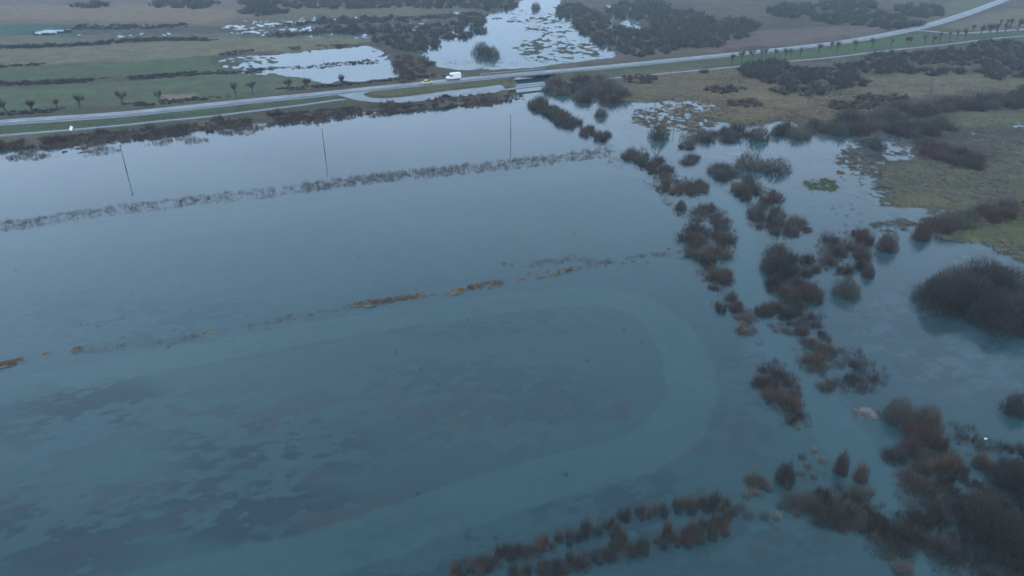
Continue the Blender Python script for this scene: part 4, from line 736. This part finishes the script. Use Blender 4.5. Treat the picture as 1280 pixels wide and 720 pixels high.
# rough marsh grass standing in tussocks over the land south and east of the road
gr_src = [fan_arrays(700+i, 22, .07, 1.1, .4) for i in range(6)]
def area(poly, n, thr):
    P = np.array(poly, float); lo, hi = P.min(0), P.max(0); o = []
    for _ in range(n):
        px, py = rg.uniform(lo[0], hi[0]), lo[1]+(hi[1]-lo[1])*rg.random()
        x, y = gp(px, py)
        if -.05 < ground_z(x, y) < 1.3 and fb(x, y, 9, 77) > thr: o.append((x, y, rg.uniform(1.0, 2.4), rg.uniform(.35, .8)))
    return o
mass('marsh_grass', 'rough straw-coloured grass tussocks on the marsh right of the bridge', 'grass', gr_src, area([(780, 90), (1090, 175)], 3600, .42), M['reed_ochre'])
mass('marsh_grass', 'rough olive grass tussocks on the peninsula at the right edge', 'grass', gr_src, area([(1060, 100), (1290, 330)], 4200, .44), M['reed_grey'])
# ------------------------------------------------------------------ pollard willows
PW = []
for s_ in range(7):
    r_ = random.Random(40+s_); mb = MB(); hh = r_.uniform(1.5, 2.3)
    mb.tube([(0, 0, -.3), (.05, 0, hh*.5), (r_.uniform(-.15, .15), 0, hh), (0, 0, hh+.3)], [.34, .27, .36, .2], 8)
    limbs = []
    for q in range(2+s_ % 4):
        a = r_.uniform(0, 6.28); sp_ = r_.uniform(.4, 1.3); e_ = (math.cos(a)*sp_, math.sin(a)*sp_, hh+r_.uniform(.4, 1.2)); limbs.append(e_); mb.tube([(0, 0, hh-.1), (e_[0]*.55, e_[1]*.55, hh+.35), e_], [.2, .15, .09], 6)
    tr_ = mb.mesh('trunk', M['bark'])
    Vs, Fs, k = [], [], 0
    rng = np.random.default_rng(70+s_)
    for e_ in limbs+[(0, 0, hh+.2)]:
        N = 95; d = rng.normal(size=(N, 3)); d[:, 2] = np.abs(d[:, 2])*1.1+.95; d /= np.linalg.norm(d, axis=1)[:, None]
        P = np.array(e_)+rng.normal(size=(N, 3))*.10; V, F = blades(P, d, rng.uniform(.8, 2.6, N), rng.uniform(.02, .035, N), rng); Vs.append(V); Fs.append(F+k); k += len(V)
    PW.append((tr_, mesh_np('crown', np.concatenate(Vs), np.concatenate(Fs), M['twig_red' if s_ % 2 else 'twig_grey'])))
def pollard(px, py, s, label, grp):
    x, y = gp(px, py, .8); o = empty('pollard_willow', (x, y, max(ground_z(x, y), .2)), rg.uniform(0, 6.28), label, 'tree', grp); a, b = rg.choice(PW); wv = rg.uniform(.75, 1.2); s *= rg.uniform(.85, 1.12); o.rotation_euler = (rg.uniform(-.12, .12), rg.uniform(-.12, .12), rg.uniform(0, 6.28))
    for nm, me in (('trunk', a), ('crown', b)): c = link(nm, me, o); c.scale = (s*wv, s*wv, s)
for px, py in [(9, 144), (40, 140), (72, 137), (100, 135), (153, 131.5), (201, 128.5)]: pollard(px, py, rg.uniform(1.0, 1.25), 'small pollard willow on the far verge, one of the widely spaced left-hand six', 'widely spaced pollards on the far verge')
pollard(294.5, 120.5, 1.2, 'broad two-headed pollard willow on the far verge, left of the close pair', None)
pollard(316, 117.5, 1.0, 'upright pollard willow on the far verge just right of the two-headed one', None)
pollard(362, 114, 1.15, 'pollard willow before the small pond, left one of the close pair', None)
pollard(382, 112, 1.05, 'pollard willow before the small pond, right one of the close pair', None)
pollard(428, 108, 1.1, 'dark pollard willow alone at the right end of the small pond', None)
for px, py in [(915, 79), (927, 78), (940, 74), (951, 74.5), (957, 71.5), (968.5, 71.5), (981.5, 74), (988, 71.5), (999.6, 70.5)]: pollard(px, py, rg.uniform(.95, 1.15), 'pollard willow in the tight left-hand row between road and scrub', 'tight row of pollards')
for px, py in [(1023, 66), (1038, 62.8), (1046, 64), (1069, 62.5), (1089.5, 60.5), (1112.5, 59), (1133, 56.5), (1137, 56.5)]: pollard(px, py, rg.uniform(1.0, 1.25), 'pollard willow in the looser middle row on the bright verge', 'looser middle row of pollards')
for px, py in [(1155.6, 54.5), (1166, 53.8), (1174, 53.4), (1186.5, 51), (1195.6, 50.5), (1206, 49), (1225.6, 45), (1237, 43.6), (1246, 43.6), (1255.6, 41.5), (1271, 39.5), (1290, 37)]: pollard(px, py, rg.uniform(1.15, 1.4), 'pollard willow in the dense right-hand row beside the side road', 'dense right-hand row of pollards')
for px, py in [(1216, 40), (1250, 33.5), (1257, 34.5), (1262, 35.5), (1281, 30)]: pollard(px, py, rg.uniform(1.2, 1.4), 'pollard willow on the far side of the side road, behind the dense row', 'pollards behind the side road')
# bushes beside the cycle path
for px, py, w in [(128, 166, 20), (188, 160, 15), (226, 158, 26), (272, 150, 18), (62, 176, 20), (345, 143, 26), (880, 91, 15)]:
    x, y = gp(px, py, 1); add_bush(x, y, w*mpp(px, py), 2.6, 'twig_red' if w < 24 else 'twig_olive', 'lone rusty bush beside the cycle path above the water', 'lone bushes by the cycle path')
# ------------------------------------------------------------------ utility poles
def pole(px, py, label, grp, hgt=6.5):
    x, y = gp(px, py); o = empty('utility_pole', (x, y, -.5), math.radians(8), label, 'utility pole', grp)
    MB().tube([(0, 0, 0), (0, 0, hgt*.5), (0, 0, hgt+.5)], [.105, .095, .075], 10).build('pole', M['pole_wood'], o, smooth=True)
    c = MB().box(-.06, .06, -.75, .75, hgt+.12, hgt+.24).build('crossarm', M['pole_wood'], o)
    for yy in (-.65, 0, .65):
        MB().tube([(0, yy, hgt+.24 if yy else hgt+.5), (0, yy, hgt+.36 if yy else hgt+.62), (0, yy, hgt+.46 if yy else hgt+.72)], [.02, .05, .03], 8).build('insulator', M['lamp_clear'], c)
pole(158, 213, 'leaning-looking wooden pole in open water at the left end of the pole line', None)
pole(406, 190.5, 'wooden pole in open water, second from left in the line', None)
pole(638.3, 170, 'wooden pole in open water straight below the lay-by end', None)
pole(843, 151, 'wooden pole among pools beside the olive round bush', None)
pole(1009, 133, 'wooden pole half hidden behind the scrub row', None)
pole(1162, 119.5, 'wooden pole on the ochre heath at the right end of the pole line', None)
# ------------------------------------------------------------------ guard rails by the beck
def rail_thing(P, d, z, label):
    L = offs(resample(P, 2.0), d); o = empty('guard_rail', (*L[0], z), 0, label, 'guard rail'); base = np.array([*L[0], z])
    V, F = [], []
    for i, (x, y) in enumerate(L):
        for zz in (.45, .60, .75): V.append((x-base[0], y-base[1]+(.04 if zz == .6 else 0), zz))
        if i: k = 3*i; F += [(k-3, k, k+1, k-2), (k-2, k+1, k+2, k-1)]
    me = mesh_np('rail', V, F, M['metal']); r = link('rail', me, o); sm = r.modifiers.new('thickness', 'SOLIDIFY'); sm.thickness = .03
    pm = MB().box(-.05, .05, -.05, .05, -.6, .7).mesh('post', M['metal'])
    for x, y in L[::2]: c = link('post', pm, o); c.location = (x-base[0], y-base[1], 0)
def seg(P, u0, u1):
    m = [(640+FPX*p[0]/(p[1]*CP+(CAM_H-RZ)*SP)) for p in P]; return np.array([p for p, u in zip(P, m) if u0 < u < u1])
rail_thing(seg(road, 600, 730), 4.6, RZ, 'pale steel guard rail on the near side of the road over the beck')
rail_thing(seg(road, 590, 700), -4.6, RZ, 'dull steel guard rail on the far side of the road beside the lake')
# road bridge slabs over the beck
x0, y0 = gp(664, 92, RZ)
# ------------------------------------------------------------------ vehicles
def wheelset(root, xs, ys, r, w):
    for x in xs:
        for y in ys:
            o = MB().tube([(0, -w/2, 0), (0, w/2, 0)], [r, r], 18).build('wheel', M['tyre'], root); o.location = (x, y, r)
            q = MB().tube([(0, -w/2-.01, 0), (0, w/2+.01, 0)], [r*.6, r*.6], 12).build('rim', M['metal'], o)
def heading(P, u):
    m = [(640+FPX*p[0]/(p[1]*CP+(CAM_H-RZ)*SP)) for p in P]; i = int(np.argmin(abs(np.array(m)-u))); t = P[min(i+2, len(P)-1)]-P[max(i-2, 0)]; return math.atan2(t[1], t[0])
def van(px, py, z, rz, label):
    x, y = gp(px, py, z); r = empty('delivery_van', (x, y, z), rz, label, 'van')          # front at +x
    body = MB().prism([(-2.9, .4), (2.85, .4), (2.92, .75), (2.75, 1.12), (1.95, 1.38), (1.25, 2.25), (.9, 2.5), (-2.8, 2.55), (-2.9, 2.3)], -1.0, 1.0).build('body', M['white_paint'], r, bevel=.07, smooth=False)
    MB().prism([(1.32, 2.14), (1.97, 1.40), (2.02, 1.42), (1.40, 2.20)], -.86, .86).build('windscreen', M['glass'], r)
    for s in (-1, 1):
        MB().prism([(.75, 1.35), (1.75, 1.38), (1.22, 2.05), (.75, 2.05)], s*.99, s*1.015).build('side_window', M['glass'], r)
        MB().prism([(2.78, .85), (2.93, .85), (2.80, 1.08), (2.70, 1.08)], s*.62, s*.93).build('headlight', M['lamp_clear'], r)
        MB().box(-2.93, -2.89, min(s*.8, s*.96), max(s*.8, s*.96), 1.1, 1.7).build('tail_light', M['lamp_red'], r)
        MB().box(1.55, 1.75, min(s*1.03, s*1.2), max(s*1.03, s*1.2), 1.35, 1.65).build('wing_mirror', M['plastic_black'], r, bevel=.03)
    MB().box(2.85, 2.97, -.95, .95, .35, .62).build('bumper', M['plastic_black'], r, bevel=.03)
    MB().box(-2.85, 2.8, -1.012, 1.012, .33, .47).build('sill', M['plastic_black'], r, bevel=.02)
    wheelset(r, (-1.75, 1.95), (-.88, .88), .36, .24)
def carbuild(px, py, z, rz, paint, label):
    x, y = gp(px, py, z); r = empty('parked_car' if 'parked' in label else 'car', (x, y, z), rz, label, 'car')
    MB().prism([(-2.05, .32), (2.05, .32), (2.1, .6), (2.0, .78), (1.1, .92), (-1.75, .96), (-2.08, .85)], -.88, .88).build('body', paint, r, bevel=.07)
    MB().prism([(1.05, .90), (.35, 1.40), (-.9, 1.45), (-1.75, .94)], -.70, .70).build('cabin', M['glass'], r, bevel=.05)
    MB().prism([(.32, 1.38), (.25, 1.44), (-.9, 1.49), (-1.15, 1.38)], -.68, .68).build('roof', paint, r, bevel=.03)
    for s in (-1, 1):
        MB().box(1.95, 2.09, min(s*.55, s*.82), max(s*.55, s*.82), .60, .74).build('headlight', M['lamp_clear'], r)
        MB().box(-2.10, -2.03, min(s*.55, s*.82), max(s*.55, s*.82), .66, .82).build('tail_light', M['lamp_red'], r)
        MB().box(.75, .9, min(s*.88, s*1.0), max(s*.88, s*1.0), .9, 1.03).build('wing_mirror', M['plastic_black'], r)
    wheelset(r, (-1.3, 1.3), (-.78, .78), .32, .2)
hv = heading(roadR, 566)
van(567, 99.3, RZ, hv+math.pi, 'white high-roofed delivery van driving left on the wet road')
carbuild(534.5, 104.8, RZ, hv, M['yellow_paint'], 'small yellow car driving on the wet road left of the white van')
carbuild(557, 122.6, RZ-.01, hv, M['dark_paint'], 'dark car parked on the lower edge of the lay-by')
# ------------------------------------------------------------------ small things
x, y = gp(91, 168, .6); r = empty('road_sign', (x, y, ground_z(x, y)), 0, 'small tilted white sign panel at the edge of the cycle path above the reeds', 'sign')
MB().tube([(0, .06, -.2), (0, .06, 2.2)], [.04, .04], 8).build('post', M['metal'], r)
pn = MB().box(-.38, .38, -.03, .03, -.62, .62).build('panel', M['white_paint'], r, bevel=.02); pn.location = (0, 0, 1.7); pn.rotation_euler = (math.radians(-12), math.radians(30), 0)
x, y = gp(1232, 549); fl = MB().tube([(-.17, 0, .02), (-.13, 0, .05), (0, 0, .07), (.12, 0, .06), (.17, 0, .04)], [.05, .11, .13, .10, .04], 12).build('float', M['white_paint'], None, smooth=True)
fl.location = (x, y, 0); tag(fl, 'tiny white float on dark water among the near right bushes', 'float')
# ------------------------------------------------------------------ haze
if HAZE > 0:
    m, nt, o = newmat('haze_air'); pv = nt.nodes.new('ShaderNodeVolumePrincipled'); pv.inputs['Density'].default_value = HAZE; pv.inputs['Color'].default_value = (.72, .84, .97, 1); pv.inputs['Anisotropy'].default_value = 0
    nt.links.new(pv.outputs[0], o.inputs['Volume'])
    tag(MB().box(-9500, 9500, -9500, 9500, -4, 60).build('haze', m), kind='stuff')
print('bushes', NB, 'objects', len(bpy.data.objects))
